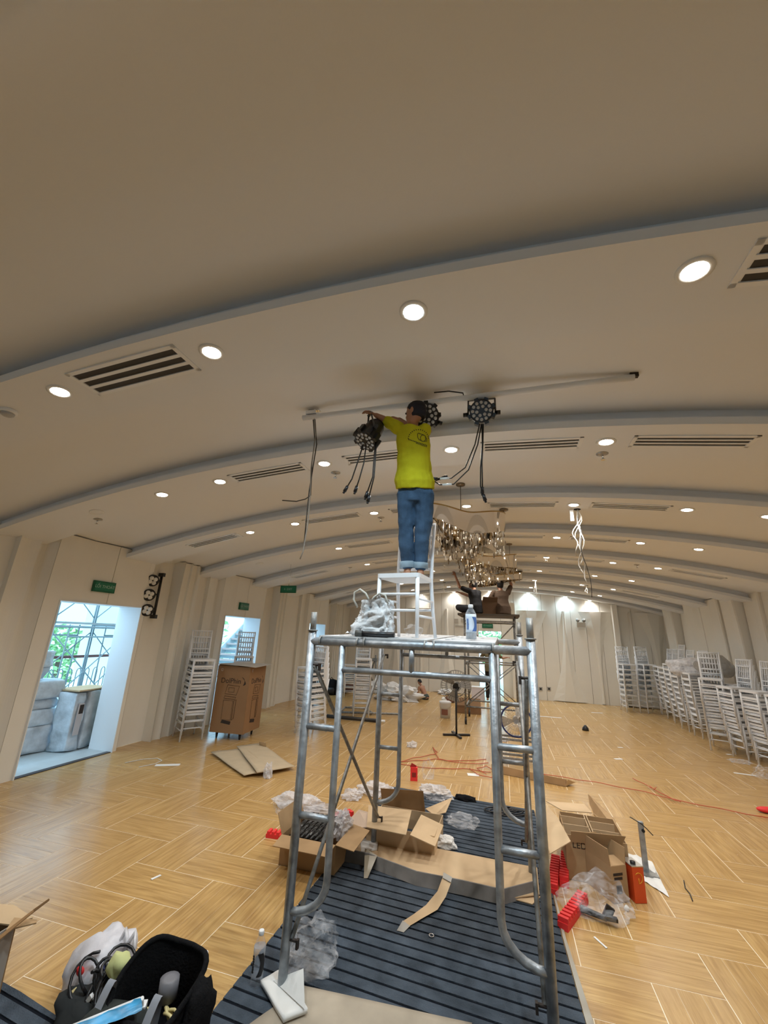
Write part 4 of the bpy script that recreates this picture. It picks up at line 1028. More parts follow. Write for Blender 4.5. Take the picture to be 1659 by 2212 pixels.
# bottles
petm = film('bottle_pet', (.80, .86, .92), .30, .05)
bluem = mat('label_blue', (.07, .16, .42), .4); labm = mat('label_pale', (.62, .70, .80), .35)
def bottle(label, c, r, h, water=.35, lab=None):
    t = thing('water_bottle', label, 'bottle', c)
    prof = [(r * .6, 0), (r, .02 * h), (r, .18 * h), (r * .88, .30 * h), (r * .86, .45 * h), (r * .98, .62 * h), (r * .95, .74 * h), (r * .6, .85 * h), (r * .38, .90 * h), (r * .36, .93 * h)]
    MB().lathe(prof, c, 20).build('bottle_body', petm, t)
    if water: MB().lathe([(r * .55, .004)] + [(a * .93, z) for a, z in prof[1:] if z < water * h] + [(r * .8, water * h)], c, 18).build('water', mat('water_pale', (.55, .60, .65), .1, trans=.5), t)
    MB().lathe([(r * .44, .915 * h), (r * .46, .92 * h), (r * .46, .985 * h), (r * .4, h)], c, 16).build('cap', white_m, t)
    l = MB()
    l.lathe([(r * .94 if z < .3 else r * .9 if z < .55 else r * 1.0, z * h) for z in (.22, .26, .30)][:0] + [(r * 1.01, .20 * h), (r * .90, .31 * h), (r * .88, .45 * h), (r * 1.0, .62 * h), (r * .98, .72 * h)], c, 20).build('wrapper', labm if lab else film('wrapper_clear', (.45, .5, .58), .5), t)
    sw = MB(); sw.grid(lambda u, v: c + V((math.cos(-1.3 + .9 * v * (1 if u < 2 else 1) + .5 * math.sin(u * PI)) * r * 1.03, math.sin(-1.3 + .9 * v + .5 * math.sin(u * PI)) * r * 1.03, h * (.24 + .40 * u))), 12, 3)
    sw.build('wrapper_swoosh', bluem if lab else dark_m, t)
    for i in range(7): 
        a = -2.15; z = h * (.30 + .045 * i); MB().box(c + V((math.cos(a) * r * .95, math.sin(a) * r * .95, z)), (.3 * r, .006, h * .028), MX.Rotation(a + PI / 2, 3, 'Z')).build('wrapper_letter', bluem if lab else dark_m, t)
    return t
BY = 2.75
c = at(1018, 1380, BY); c.z = zz(BY)
bottle('water bottle with pale blue wrapper standing on the right of the scaffold deck', c, (at(1030, 1350, BY).x - at(1006, 1350, BY).x) / 2, at(1016, 1306, BY).z - c.z, lab=True)
c = at(893, 1368, 3.0); c.z = zz(3.0); t = thing('plastic_scrap', 'scrunched clear plastic scrap on the deck under the chair', 'plastic', c)
MB().blob(c + V((0, 0, .035)), (.055, .04, .045), 5, .5, 2.2, 3, zmin=c.z).build('film', bag_clear, t)
c = fl(553, 2132); bottle('clear empty bottle with white cap standing beside the foam pad', c, .031, .235, water=0)

# ------------------------------------------------------------------ boxes around the scaffold
def crumple(name, label, c, r, m, seed, cat='plastic bag', amp=.45, f=1.8, z=0.0, pull=None, crease=True):
    c = V(c); t = thing(name, label, cat, (c.x, c.y, z))
    def fn(p):
        if pull: p = p + V(pull) * max(0, p.z / r[2]) ** 2
        return p
    MB().blob((c.x, c.y, z + r[2] * .5), r, seed, amp, f, 4, zmin=z + .002, fn=fn, crease=crease).build('film', m, t); return t
# A: left carton with black cylinders in a bag
A_ = fl(668, 1888); ca = (A_.x + .02, A_.y + .24)
ca = (-1.53, 3.735)
carton('carton', 'open brown carton full of black bottles, left of the scaffold', ca, -.02, .47, .40, .20, (98, 22, None, 97), z=0, flen=.15)
t = thing('bag_liner', 'milky plastic bag bunched inside the left open carton', 'plastic bag', (ca[0] + .1, ca[1] + .12, .15))
MB().blob((ca[0] + .17, ca[1] + .10, .22), (.06, .12, .09), 4, .5, 2, 4, crease=True).blob((ca[0] - .02, ca[1] + .19, .24), (.20, .05, .05), 7, .5, 2, 4, crease=True).build('film', bag_milk, t)
n = 0
for r_ in range(4):
    for q in range(7):
        p = V((ca[0] - .19 + q * .043 + .010 * r_, ca[1] - .15 + r_ * .060, .165 + .016 * r_)); d = V((.35, .80, .28)).normalized()
        t = thing('black_bottle', 'glossy black bottle in the left open carton, %s row, %s from the left' % (['front', 'second', 'third', 'back'][r_], ORD[q]), 'bottle', p, 0, 'black bottles in the left carton')
        MB().rod(p, p + d * .11, .019, n=10).rod(p + d * .11, p + d * .125, .012, n=8).build('bottle_body', mat('gloss_black', (.008, .008, .009), .15), t)
        MB().lathe([(.017, 0), (.012, .004), (0, .005)], p - d * .004, 8, (-d).to_track_quat('Z', 'X').to_matrix()).build('cap', mat('dark_chrome', (.12, .12, .12), .2, .8), t)
# B: middle carton, flaps open
cb = (-.915, 4.29)
t = carton('carton', 'pale carton with loosely opened top flaps lying behind the cardboard tray', cb, -.02, .60, .46, .165, (None, None, None, None), m=card2)
def flapq(pts, m=card2, nm='flap', th=(0, 0, .006)): MB().prism(pts, th).build(nm, m, t)
flapq([fl(796, 1740, .17), fl(889, 1752, .19), fl(877, 1805, .215), fl(792, 1788, .185)])
flapq([fl(910, 1761, .185), fl(958, 1784, .16), fl(940, 1830, .14), fl(886, 1805, .19)])
flapq([at(822, 1703, 4.56), at(914, 1709, 4.56), at(919, 1762, 4.54), at(826, 1745, 4.54)], card_in, th=(0, .006, 0))
flapq([fl(919, 1748, .16), fl(977, 1724, .05), fl(963, 1756, .05), fl(938, 1762, .12)])
flapq([fl(733, 1794, .05), fl(775, 1750, .16), fl(800, 1757, .17), fl(796, 1788, .165)], mat('cardboard_rose', (.55, .42, .32), .85))
# C: shallow cardboard tray under the far frame
tp = [fl(740, 1838, .05), fl(800, 1800, .05), fl(1160, 1868, .05), fl(1165, 1925, .05), fl(1110, 1932, .05)]
t = thing('cardboard_tray', 'long shallow cardboard tray under the far scaffold posts', 'cardboard', sum(tp, V()) / 5)
MB().prism([V((p.x, p.y, .026)) for p in tp], (0, 0, .006)).build('tray_bottom', card2, t)
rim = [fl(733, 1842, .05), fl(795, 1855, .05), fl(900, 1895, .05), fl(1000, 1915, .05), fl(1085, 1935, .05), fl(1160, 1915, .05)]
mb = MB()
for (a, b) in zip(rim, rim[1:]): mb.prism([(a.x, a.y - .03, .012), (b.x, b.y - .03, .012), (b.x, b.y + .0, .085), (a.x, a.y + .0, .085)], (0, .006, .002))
mb.build('front_rim', mat('cardboard_rim_shaded', (.20, .19, .18), .85, var=.2, vs=8), t)  # shade on the side facing the camera is put into this dark grey
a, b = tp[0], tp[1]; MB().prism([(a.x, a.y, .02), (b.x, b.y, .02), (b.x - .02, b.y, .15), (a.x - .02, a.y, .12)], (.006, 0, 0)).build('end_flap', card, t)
MB().prism([fl(1080, 1935, .02), fl(1150, 1955, .012), fl(1168, 1938, .012), fl(1110, 1930, .03)], (0, 0, .006)).build('torn_corner', card2, t)
# curved strip of cardboard with tape
t = thing('cardboard_strip', 'curled strip of cardboard with silver tape ends on the carpet', 'cardboard', fl(920, 1960))
L_ = [(956, 1895), (945, 1925), (920, 1955), (893, 1975), (870, 1990)]; R_ = [(975, 1905), (963, 1937), (945, 1965), (910, 1985), (885, 2000)]
hz = [.10, .06, .03, .022, .018]
MB().grid(lambda u, v: fl(*L_[round(u * 4)], hz[round(u * 4)]).lerp(fl(*R_[round(u * 4)], hz[round(u * 4)]), v), 4, 3).build('strip', card2, t)
tapem = mat('silver_tape', (.35, .34, .31), .3, .3)
MB().grid(lambda u, v: fl(870, 1988, .020).lerp(fl(886, 2000, .020), v).lerp(fl(857, 2010, .014).lerp(fl(872, 2014, .014), v), u), 3, 2).build('tape_end', tapem, t)
MB().grid(lambda u, v: fl(958, 1884, .11).lerp(fl(977, 1895, .11), v).lerp(fl(956, 1896, .103).lerp(fl(974, 1906, .103), v), u), 3, 2).build('tape_end', tapem, t)
t = thing('tape_tongue', 'strip of brown packing tape hanging off the left of the cardboard tray', 'tape', fl(795, 1870))
MB().grid(lambda u, v: fl(788, 1832, .09).lerp(fl(815, 1848, .09), v).lerp(fl(786, 1897, .014).lerp(fl(794, 1897, .014), v), u), 5, 2).build('tape', mat('tape_brown', (.33, .29, .22), .25), t)
# right: divided carton, smaller cartons, tin, foam
cc = (.635, 4.37)
t = carton('carton', 'large open carton with cardboard dividers at the right of the carpet', cc, -.02, .44, .48, .30, (None, None, None, None), m=card)
flapq([at(1233, 1795, 4.09), at(1352, 1807, 4.09), at(1342, 1829, 4.12), at(1234, 1819, 4.12)], card, th=(0, .006, 0))
flapq([fl(1180, 1738, .28), fl(1205, 1768, .30), fl(1233, 1819, .30), fl(1188, 1846, .26), fl(1181, 1822, .26)], card2)
flapq([fl(1180, 1732, .29), fl(1262, 1738, .29), fl(1279, 1757, .30), fl(1215, 1752, .30)], card2)
flapq([atx(1270, 1715, .90), atx(1328, 1770, .93), atx(1338, 1806, .86), atx(1277, 1754, .86)], card, th=(.006, 0, 0))
mb = MB(); mb.box((-.02, 0, .215), (.006, .45, .19)).box((.0, 0, .215), (.006, .45, .19)); mb.build('divider', card2, t, local=True)
for y in (-.07, .10): MB().box((.10, y, .215), (.20, .006, .18)).build('divider', card2, t, local=True); MB().box((-.12, y, .225), (.20, .006, .18)).build('divider', card2, t, local=True)
MB().prism([(-.2, .06, .24), (-.06, .02, .27), (-.06, -.1, .26), (-.19, -.05, .24)], (0, 0, .005)).build('insert', card2, t, local=True)
text('LED', .06, inkm, t, (MW[t.name] @ V((-.12, -.2415, .235))), MX.Rotation(-.02, 3, 'Z') @ MX.Rotation(PI / 2, 3, 'X'))
t = carton('carton', 'small tall open carton in front of the divided carton', (.672, 4.05), -1.037, .255, .135, .22, (-80, 12, 8, 4), m=card, flen=.105)
for k, (w_, z) in enumerate(((.08, .17), (.07, .145), (.045, .08))): MB().box((.1285, -.01, z), (.002, w_, .016 if k < 2 else .05)).build('printed_label', inkm, t, local=True)
c = fl(1372, 1945); t = thing('orange_tin', 'orange rectangular tin can beside the small carton', 'tin', (c.x + .01, c.y + .03, 0), .35)
orm = mat('tin_orange', (.72, .085, .02), .35)
MB().box((0, 0, .11), (.085, .13, .215)).build('can_body', orm, t, local=True)
MB().box((0, 0, .2195), (.088, .133, .006)).build('tin_top', mat('tin_metal', (.6, .58, .54), .3, .8), t, local=True)
MB().lathe([(.018, .22), (.018, .238), (.0, .24)], (-.01, -.03, 0), 12).build('cap', black, t, local=True)
lg = MB(); lg.tube([(.0, -.0665, .15 + .0)] + [(.028 * math.cos(a), -.0665, .15 + .032 * math.sin(a)) for a in [PI * k / 7 - PI / 2 for k in range(10)]], .003, 5); lg.build('logo_mark', mat('logo_yellow', (.75, .35, .02), .5), t, local=True)
def foam_block(label, c, rz, L, W, H, n, z=0.0):
    t = thing('red_foam', label, 'foam', (c[0], c[1], z), rz, None)
    MB().box((0, 0, H * .3), (L, W, H * .6)).build('foam_base', red_m, t, local=True)
    for k in range(n):
        o = MB(); x = -L / 2 + L * (k + .5) / n; o.box((x, 0, H * .8), (L / n * .6, W, H * .4)); o.build('foam_rib', red_m, t, local=True)
c = fl(1234, 1955); foam_block('red ribbed foam block lying diagonally, nearest the plastic bag', (c.x, c.y - .12), 1.12, .42, .065, .065, 10)
c = fl(1200, 1905); foam_block('red ribbed foam block beside the scaffold post, left one', (c.x - .0, c.y + .05), 1.42, .50, .065, .065, 12)
c = fl(1222, 1890); foam_block('red ribbed foam block beside the cartons, behind the diagonal one', (c.x - .0, c.y + .03), 1.42, .46, .065, .065, 11)
c = fl(592, 1808); foam_block('small red foam block on the floor left of the bottle carton', (c.x, c.y), .1, .13, .07, .05, 3)
c = fl(740, 1775); foam_block('red foam block leaning behind the bottle carton', (c.x, c.y), .9, .22, .08, .08, 4)
c = fl(770, 1790); foam_block('small red foam scrap beside the far left scaffold post', (c.x + .05, c.y), .5, .10, .05, .03, 3)
# clear bag with black plastic part
c = fl(1290, 1968); t = crumple('plastic_bag', 'clear plastic bag with a black bracket inside, in front of the small carton', (c.x, c.y, 0), (.20, .15, .09), bag_clear, 21, amp=.4, pull=(.05, .12, 0))
a, b = fl(1243, 1957, .03), fl(1310, 1985, .03)
t = thing('black_bracket', 'black plastic bracket half inside the clear bag', 'bracket', a)
MB().tube([a, a.lerp(b, .35), a.lerp(b, .7), b], [.028, .02, .018, .016], 8).build('arm', black, t)
MB().box(b + V((.02, .02, .03)), (.05, .02, .07), MX.Rotation(.5, 3, 'Y')).box(b + V((.03, -.01, .01)), (.07, .03, .02)).build('hook_end', black, t)
c = fl(1354, 1962, .012); t = thing('white_ball', 'small crumpled white ball of paper beside the orange tin', 'paper', c); MB().blob(c, .017, 2, .3, 2, 2).build('ball', paper, t)
# steel post with base on a cloth
c = fl(1398, 1888)
t = thing('white_cloth', 'white plastic sheet lying under the grey steel post', 'plastic', c)
MB().grid(lambda u, v: fl(1345, 1842).lerp(fl(1408, 1862), v).lerp(fl(1392, 1905).lerp(fl(1446, 1940), v), u) + V((0, 0, .004 + .028 * abs(noise.noise(V((u * 4, v * 3, 7)))))), 14, 8).build('sheet', paper, t)
t = thing('steel_post', 'short grey steel post with a wire standing on a white plastic sheet', 'post', c)
ptop = at(1380, 1778, c.y - .02); zt_ = ptop.z
MB().box((c.x - .005, c.y, zt_ / 2 + .005), (.036, .036, zt_)).build('upright', galv, t)
MB().box((c.x, c.y, .012), (.14, .14, .012)).build('base_plate', galv2, t)
MB().lathe([(.012, -.006), (.012, .006)], (c.x + .004, c.y - .024, zt_ - .05), 10, MX.Rotation(PI / 2, 3, 'X')).build('bolt', dark_m, t)
MB().tube([(c.x - .08, c.y, zt_ + .03), (c.x, c.y - .02, zt_ - .005), (c.x + .03, c.y - .025, zt_ - .03), (c.x + .07, c.y - .03, zt_ - .07)], .004, 5).build('wire', wired, t)

# ------------------------------------------------------------------ litter
for n, (px, py, r, m, lab, sd) in enumerate(((672, 2085, (.115, .14, .11), bag_clear, 'crumpled clear plastic bag on the carpet beside the near left post', 31), (998, 1785, (.13, .11, .05), bag_clear, 'flat clear plastic bag lying on the far half of the carpet', 32), (760, 1725, (.10, .08, .06), bag_milk, 'small scrunched white plastic bag on the floor left of the far frame', 33),
        (812, 1715, (.17, .12, .07), bag_milk, 'white plastic bag behind the dark carton flap', 34), (940, 1725, (.16, .1, .08), bag_milk, 'white plastic bag right of the dark carton flap', 35), (645, 1745, (.22, .12, .08), bag_milk, 'long white plastic film behind the bottle carton', 36),
        (608, 1755, (.07, .06, .1), bag_clear, 'clear film standing at the back corner of the bottle carton', 37), (578, 1680, (.05, .05, .10), bag_milk, 'small white plastic bag beside the flat cardboard sheets', 38), (925, 1680, (.075, .07, .13), bag_clear, 'clear upright plastic bag beside the small red box', 39),
        (890, 1614, (.07, .06, .05), bag_milk, 'blue and white plastic scrap on the floor in the middle of the hall', 40), (955, 1830, (.10, .07, .05), paper, 'white crumpled paper at the corner of the cardboard tray', 41), (1085, 1600, (.09, .08, .04), bag_milk, 'white plastic scrap near the foot of the drum fan', 42),
        (1650, 1680, (.1, .1, .09), bag_clear, 'clear plastic bag at the right picture edge by the chair stacks', 43), (1600, 1648, (.14, .1, .03), bag_clear, 'flat clear plastic scrap in front of the right chair stacks', 44))):
    c = fl(px, py); crumple('plastic_bag', lab, c, r, m, sd, z=.012 if -1.41 < c.x < .25 and c.y < 5.4 else 0, amp=.5, cat='plastic bag' if m is not paper else 'paper')
def strip(label, px, py, L, W, rz, m=None, z=.003, name='paper_scrap', cat='paper'):
    c = fl(px, py); t = thing(name, label, cat, (c.x, c.y, 0), rz); MB().box((0, 0, z), (L, W, .003)).build('scrap', m or paper, t, local=True)
strip('white paper sheet lying near the loops of orange cord', 1022, 1674, .15, .11, .2)
strip('white plastic strip on the floor in front of the right chair stacks', 1609, 1673, .26, .05, -.15)
strip('long white paper strip on the floor near the first left doorway', 362, 1653, .30, .08, .5)
strip('white shred of paper on the bare floor left of the scaffold', 337, 1896, .02, .07, -.3, name='paper_shred')
strip('thin white stick on the floor right of the carpet', 1297, 2037, .10, .012, -1.0, name='paper_shred')
strip('white scrap on the floor below the right ceiling wires', 1336, 1640, .13, .06, .4)
strip('white scrap on the floor near the back right wall', 1290, 1540, .3, .06, .2)
strip('long white strip of foam near the back wall', 1185, 1549, .6, .07, .1)
strip('tiny white scrap beside the bright chair post', 1575, 1630, .08, .05, .3)
strip('dusty white scrap in the middle right of the floor', 1340, 1615, .09, .04, .3)
c = fl(932, 2022, .013); t = thing('washer', 'small steel washer lying on the carpet', 'washer', c); MB().tube([c + V((.014 * math.cos(a), .014 * math.sin(a), .003)) for a in [PI * k / 8 for k in range(16)]], .004, 6, closed=True).build('ring', chrome, t)
c = fl(1265, 1578); t = thing('black_cone', 'small black cone shaped object alone on the far floor', 'cone', c); MB().lathe([(.07, 0), (.06, .05), (.02, .10), (0, .11)], c, 10).build('cone', black, t)
c = fl(894, 1686); t = thing('red_box', 'small red box standing alone on the floor in mid hall', 'box', c, .2)
MB().box((0, 0, .075), (.09, .05, .15)).build('box_body', red_m, t, local=True); MB().box((-.01, 0, .16), (.07, .004, .05), MX.Rotation(.4, 3, 'Y')).build('lid', mat('red_dark', (.35, .02, .015), .6), t, local=True)
MB().box((0, -.026, .07), (.05, .002, .05)).build('printed_panel', mat('red_print', (.25, .02, .02), .5), t, local=True)
c = fl(1648, 1755); t = thing('red_tool', 'red object on the floor at the right picture edge', 'tool', c); MB().blob(c + V((.06, 0, .03)), (.12, .05, .03), 6, .1, 1).build('body', red_m, t); MB().rod(c + V((.1, 0, .03)), c + V((.25, .02, .03)), .015).build('handle', black, t)
c = fl(1477, 1915); t = thing('wire_offcut', 'short dark bent wire offcut on the bare right floor', 'wire', c)
MB().tube([fl(x, y, .006) for x, y in ((1477, 1902), (1480, 1918), (1490, 1930), (1496, 1946))], .004, 5).build('wire', wired, t)
c = fl(300, 1645); t = thing('white_wire', 'thin white wire curled on the floor by the first left doorway', 'wire', c)
MB().tube([fl(x, y, .005) for x, y in ((270, 1648), (310, 1640), (340, 1638), (350, 1643), (335, 1650), (300, 1657))], .005, 5).build('wire', wirem, t)
# long low carton channel and cords
a, b = fl(1062, 1668), fl(1222, 1700); d = (b - a).normalized(); n_ = V((-d.y, d.x, 0))
t = thing('cardboard_channel', 'long folded cardboard channel lying across the floor behind the scaffold', 'cardboard', a)
MB().prism([a, b, b + V((0, 0, .085)), a + V((0, 0, .10))], n_ * .006).build('front_side', card, t)
MB().prism([a + n_ * .13, b + n_ * .13, b + n_ * .13 + V((0, 0, .05)), a + n_ * .13 + V((0, 0, .07))], n_ * .006).build('back_side', card, t)
MB().prism([a, b, b + n_ * .13, a + n_ * .13], V((0, 0, .005))).build('base', card_in, t)
MB().prism([b, b + n_ * .13, b + n_ * .15 + d * .10 + V((0, 0, .03)), b + d * .03 + V((0, 0, .085))], V((0, 0, .005))).build('end_flap', card2, t)
t = thing('extension_lead', 'orange extension cord looped on the floor and running to the right edge', 'cord', fl(1000, 1650))
for k, pts in enumerate(([(1060, 1668), (1000, 1660), (940, 1660), (870, 1652), (858, 1645), (900, 1643), (940, 1640), (990, 1644), (1050, 1640)], [(860, 1646), (900, 1636), (935, 1630), (945, 1625), (935, 1615), (948, 1640), (1010, 1650), (1055, 1648)], [(1015, 1660), (1030, 1672), (1060, 1680), (1075, 1668), (1050, 1655), (1030, 1660), (1050, 1672)], [(1075, 1660), (1225, 1680), (1300, 1692), (1400, 1712), (1460, 1728), (1560, 1748), (1665, 1768)], [(1367, 1681), (1400, 1698), (1412, 1704), (1450, 1725), (1470, 1732)], [(1404, 1697), (1412, 1705), (1418, 1701)])):
    mm = []
    for p, q in zip(pts, pts[1:]):
        for s_ in range(6): mm.append(fl(p[0] + (q[0] - p[0]) * s_ / 6, p[1] + (q[1] - p[1]) * s_ / 6 + .8 * math.sin(len(mm)), .008 + .004 * k))
    mm.append(fl(*pts[-1], .008 + .004 * k))
    MB().tube(mm, .0052, 6).build('cable', cordm, t)
t = thing('cord_pile', 'small pile of black cord at the far end of the carpet', 'cord', fl(1110, 1750))
mm = [fl(1075 + 35 * math.cos(k * .55) + k * .9, 1747 + 7 * math.sin(k * .55) + .25 * k, .02 + .006 * (k % 5)) for k in range(46)]
MB().tube(mm, .007, 5).build('cable', black, t)
t = thing('black_cloth_scrap', 'black rag at the far left corner of the carpet', 'rag', fl(1005, 1726)); MB().blob(fl(1005, 1726, .02), (.11, .05, .035), 9, .5, 2.5, 3, zmin=.012).build('rag', blackmat, t)
# flat cardboard sheets left, and torn carton at the left edge
cgrey = mat('cardboard_flat', (.50, .40, .27), .85, var=.06)
t = sheet([fl(455, 1628, .01), fl(527, 1679, .01), fl(590, 1668, .03), fl(528, 1619, .05)], .007, 'cardboard_sheet', 'flat cardboard sheet on the floor near the tall carton, left one of the pair', 'cardboard', cgrey, .03, 3)
t = sheet([fl(511, 1615, .06), fl(555, 1672, .05), fl(637, 1660, .02), fl(562, 1608, .02)], .007, 'cardboard_sheet', 'flat cardboard sheet on the floor near the tall carton, right one of the pair', 'cardboard', cgrey, .03, 5)
MB().prism([fl(560, 1612, .03), fl(575, 1616, .03), fl(575, 1605, .10), fl(560, 1602, .10)], (0, .005, 0)).build('folded_tab', card, t)
P = lambda x, y, z=.30: fl(x, y, z)
t = thing('torn_carton', 'torn open carton at the left picture edge', 'box', fl(-30, 2080))
b = P(34, 1994); a = b + V((.03, -.6, 0)); a0, b0_ = V((a.x, a.y, 0)), V((b.x, b.y, 0))
MB().prism([a0, b0_, b, a], (-.006, 0, 0)).build('side', mat('carton_greyed', (.33, .30, .27), .9), t)
c2_ = b + V((-.5, .03, 0)); MB().prism([b0_, V((c2_.x, c2_.y, 0)), c2_, b], (0, .006, 0)).build('side', card_in, t)
MB().prism([P(-60, 1950), P(30, 1958), P(70, 1985), P(20, 2000), P(-60, 1990)], (0, 0, .006)).build('flap', card2, t)
MB().prism([P(30, 1985, .31), P(80, 1990, .31), P(78, 1996, .31), P(12, 2012, .31)], (0, 0, .006)).build('torn_flap', card, t)
MB().prism([P(-10, 2030, .32), P(70, 1968, .35), P(104, 1944, .40), P(106, 1946, .40), P(72, 1972, .35), P(-8, 2037, .32)], (0, .002, .005)).build('torn_edge', card_in, t)

# ------------------------------------------------------------------ tool bag corner
c = fl(343, 2104, .31); BX, BYY = c.x, c.y
t = thing('tool_bag', 'large black open tool bag at the bottom left, tools inside', 'bag', (BX, BYY, 0))
def bagf(u, v, inner=0):
    a = 2 * PI * u; k = (1.0 - .10 * (1 - v) - inner) * (1 + .10 * noise.noise(V((math.cos(a) * 1.5, math.sin(a) * 1.5, v * 2))))
    h = .28 + .06 * math.sin(a) + .02 * math.sin(3 * a)
    return V((BX + .180 * k * math.copysign(abs(math.cos(a)) ** .8, math.cos(a)), BYY + .160 * k * math.copysign(abs(math.sin(a)) ** .8, math.sin(a)), .008 + h * v))
b = MB(); b.grid(bagf, 40, 12); b.grid(lambda u, v: bagf(u, 1 - v * .85, .05), 40, 8); b.grid(lambda u, v: V((BX, BYY, .05)).lerp(bagf(u, .15, .05), v), 40, 2); b.build('bag_shell', blackmat, t, weld=True)
MB().tube([bagf(k / 40, 1, .02) for k in range(40)], .012, 6, closed=True).build('rim', blackmat, t)
MB().blob((BX + .20, BYY + .03, .21), (.045, .08, .10), 3, .3, 2).build('side_pocket', blackmat, t)
MB().tube([(BX + .18, BYY - .06, .22), (BX + .22, BYY - .07, .13), (BX + .21, BYY - .05, .04)], .012, 6).build('side_strap', blackmat, t)
yw = mat('cable_yellow', (.72, .62, .30), .5)
for i, (x, y, lab, m, sh) in enumerate(((.02, -.06, 'cream coil of cable inside the black tool bag', yw, 0), (.09, -.03, 'yellow white connectors inside the black tool bag', yw, 0), (-.03, -.07, 'white adaptor inside the black tool bag', white_m, 1), (.03, .0, 'grey roll inside the black tool bag', mat('grey_pl', (.18, .18, .2), .5), 2))):
    q = V((BX + x, BYY + y + .02, .17)); tt = thing('tool_item', lab, 'tool', q)
    if sh == 0: MB().tube([q + V((.035 * math.cos(a * 1.3), .02 * math.sin(a), .03 + .01 * math.sin(2 * a))) for a in [k * .5 for k in range(20)]], .006, 6).build('coil', m, tt)
    elif sh == 1: MB().box(q + V((0, 0, .04)), (.05, .04, .05), MX.Rotation(.5, 3, 'Z')).rod(q + V((.01, 0, .06)), q + V((.02, -.02, .10)), .008).build('adaptor', m, tt)
    else: MB().lathe([(.02, -.03), (.04, -.03), (.04, .04), (.02, .04)], q + V((0, .02, .07)), 14).build('roll', m, tt)
c = fl(195, 2092, .13); c.z = 0; t = crumple('carrier_bag', 'white plastic carrier bag with a red mark beside the tool bag', (c.x, c.y + .05, 0), (.15, .13, .15), mat('white_poly', (.70, .69, .74), .35, alpha=.9, bump=.6, bs=12), 51, amp=.22, pull=(.03, .05, .03), crease=False)
t2 = c + V((.02, -.08, .17)); MB().blob(t2, (.022, .01, .02), 1, .2, 2, 2).build('red_mark', red_m, t)
for s_ in (-1, 1): MB().tube([c + V((.10 + .02 * s_, .06, .18)), c + V((.13 + .03 * s_, .08, .26)), c + V((.16 + .02 * s_, .07, .20))], .012, 6).build('handle', bag_milk, t)
c = fl(205, 2135, .13); c.z = 0
t = thing('cable_heap', 'tangled black cables and tools heaped between the carrier bag and tool bag', 'cable', c)
rr = random.Random(9)
for k in range(9):
    o = V((c.x + rr.uniform(-.08, .16), c.y + rr.uniform(-.04, .10), .10)); R0 = rr.uniform(.04, .09)
    MB().tube([o + V((R0 * math.cos(a + k), R0 * .8 * math.sin(a + k), .05 + .07 * math.sin(a * .7 + k))) for a in [j * .45 for j in range(16)]], .007, 6).build('cable', black, t)
MB().blob((c.x + .02, c.y, .05), (.16, .12, .09), 14, .4, 2, 3, zmin=.01).build('dark_cloth', mat('dark_cloth', (.02, .024, .026), .9), t)
for (dx, dy, z, sx, m, lab) in ((-.09, -.03, .10, .03, yw, 'yellow plug in the cable heap, left'), (.06, .08, .17, .026, white_m, 'white connector in the cable heap'), (-.02, .05, .16, .03, mat('blue_plug', (.02, .04, .25), .4), 'blue plug in the cable heap'), (.04, -.06, .14, .018, white_m, 'small white clip in the cable heap')):
    q = V((c.x + dx, c.y + dy, z)); tt = thing('plug', lab, 'plug', q); MB().box(q, (sx, sx * .8, sx * 1.6), MX.Rotation(.6, 3, 'Y')).rod(q, q + V((.03, .01, .0)), sx * .22).build('plug_body', m, tt)
q = fl(258, 2082, .24); q.y += .07; q.x -= .01; tt = thing('lime_cloth', 'pale lime green cloth stuffed beside the tool bag', 'cloth', (q.x, q.y, .2)); MB().blob((q.x + .01, q.y - .07, .23), (.055, .04, .05), 8, .3, 2, 3).build('cloth', mat('lime', (.52, .55, .25), .85), tt)
c = fl(245, 2215, .2); c.z = 0
t = thing('small_backpack', 'dark backpack with grey straps at the bottom edge', 'bag', c)
MB().blob((c.x + .0, c.y + .0, .12), (.19, .13, .13), 17, .2, 1.5, 3, zmin=.01).build('pack', mat('dark_green_nylon', (.02, .026, .024), .8), t)
stm = mat('grey_webbing', (.26, .28, .32), .85)
for dx in (-.11, .13): MB().grid(lambda u, v: V((c.x + dx + .035 * v + .02 * u, c.y + .05 + .1 * u - .12 * u * u * 2, .08 + .22 * math.sin(PI * (.15 + .75 * u)))), 10, 2).build('strap', stm, t)
bp = mat('blue_pack', (.05, .33, .62), .3, var=.5, vs=14)
q = fl(228, 2190, .27); tt = thing('blue_packet', 'glossy blue packet lying on the dark backpack', 'packet', q)
MB().grid(lambda u, v: q + V((-.10 + .17 * u + .05 * v, -.12 + .22 * u - .04 * v, .0 + .012 * math.sin(PI * v) + .01 * noise.noise(V((u * 6, v * 4, 1))))), 12, 6).build('packet', bp, tt)
MB().rod(q + V((-.10, -.12, .0)), q + V((.07, .10, .0)), .006).build('white_edge', white_m, tt)
c = fl(440, 2190); t = thing('black_wire_scrap', 'black wire scrap on the floor between the tool bag and the carpet', 'wire', c)
MB().tube([c + V((.05 * math.cos(a), .03 * math.sin(a) - .02, .006 + .01 * a)) for a in [k * .4 for k in range(9)]], .005, 5).build('wire', black, t)
c = fl(446, 2062); t = thing('white_crumb', 'tiny white plastic bit beside the tool bag', 'plastic', c); MB().blob(c + V((0, 0, .008)), .010, 3, .3, 2, 2).build('bit', white_m, t)

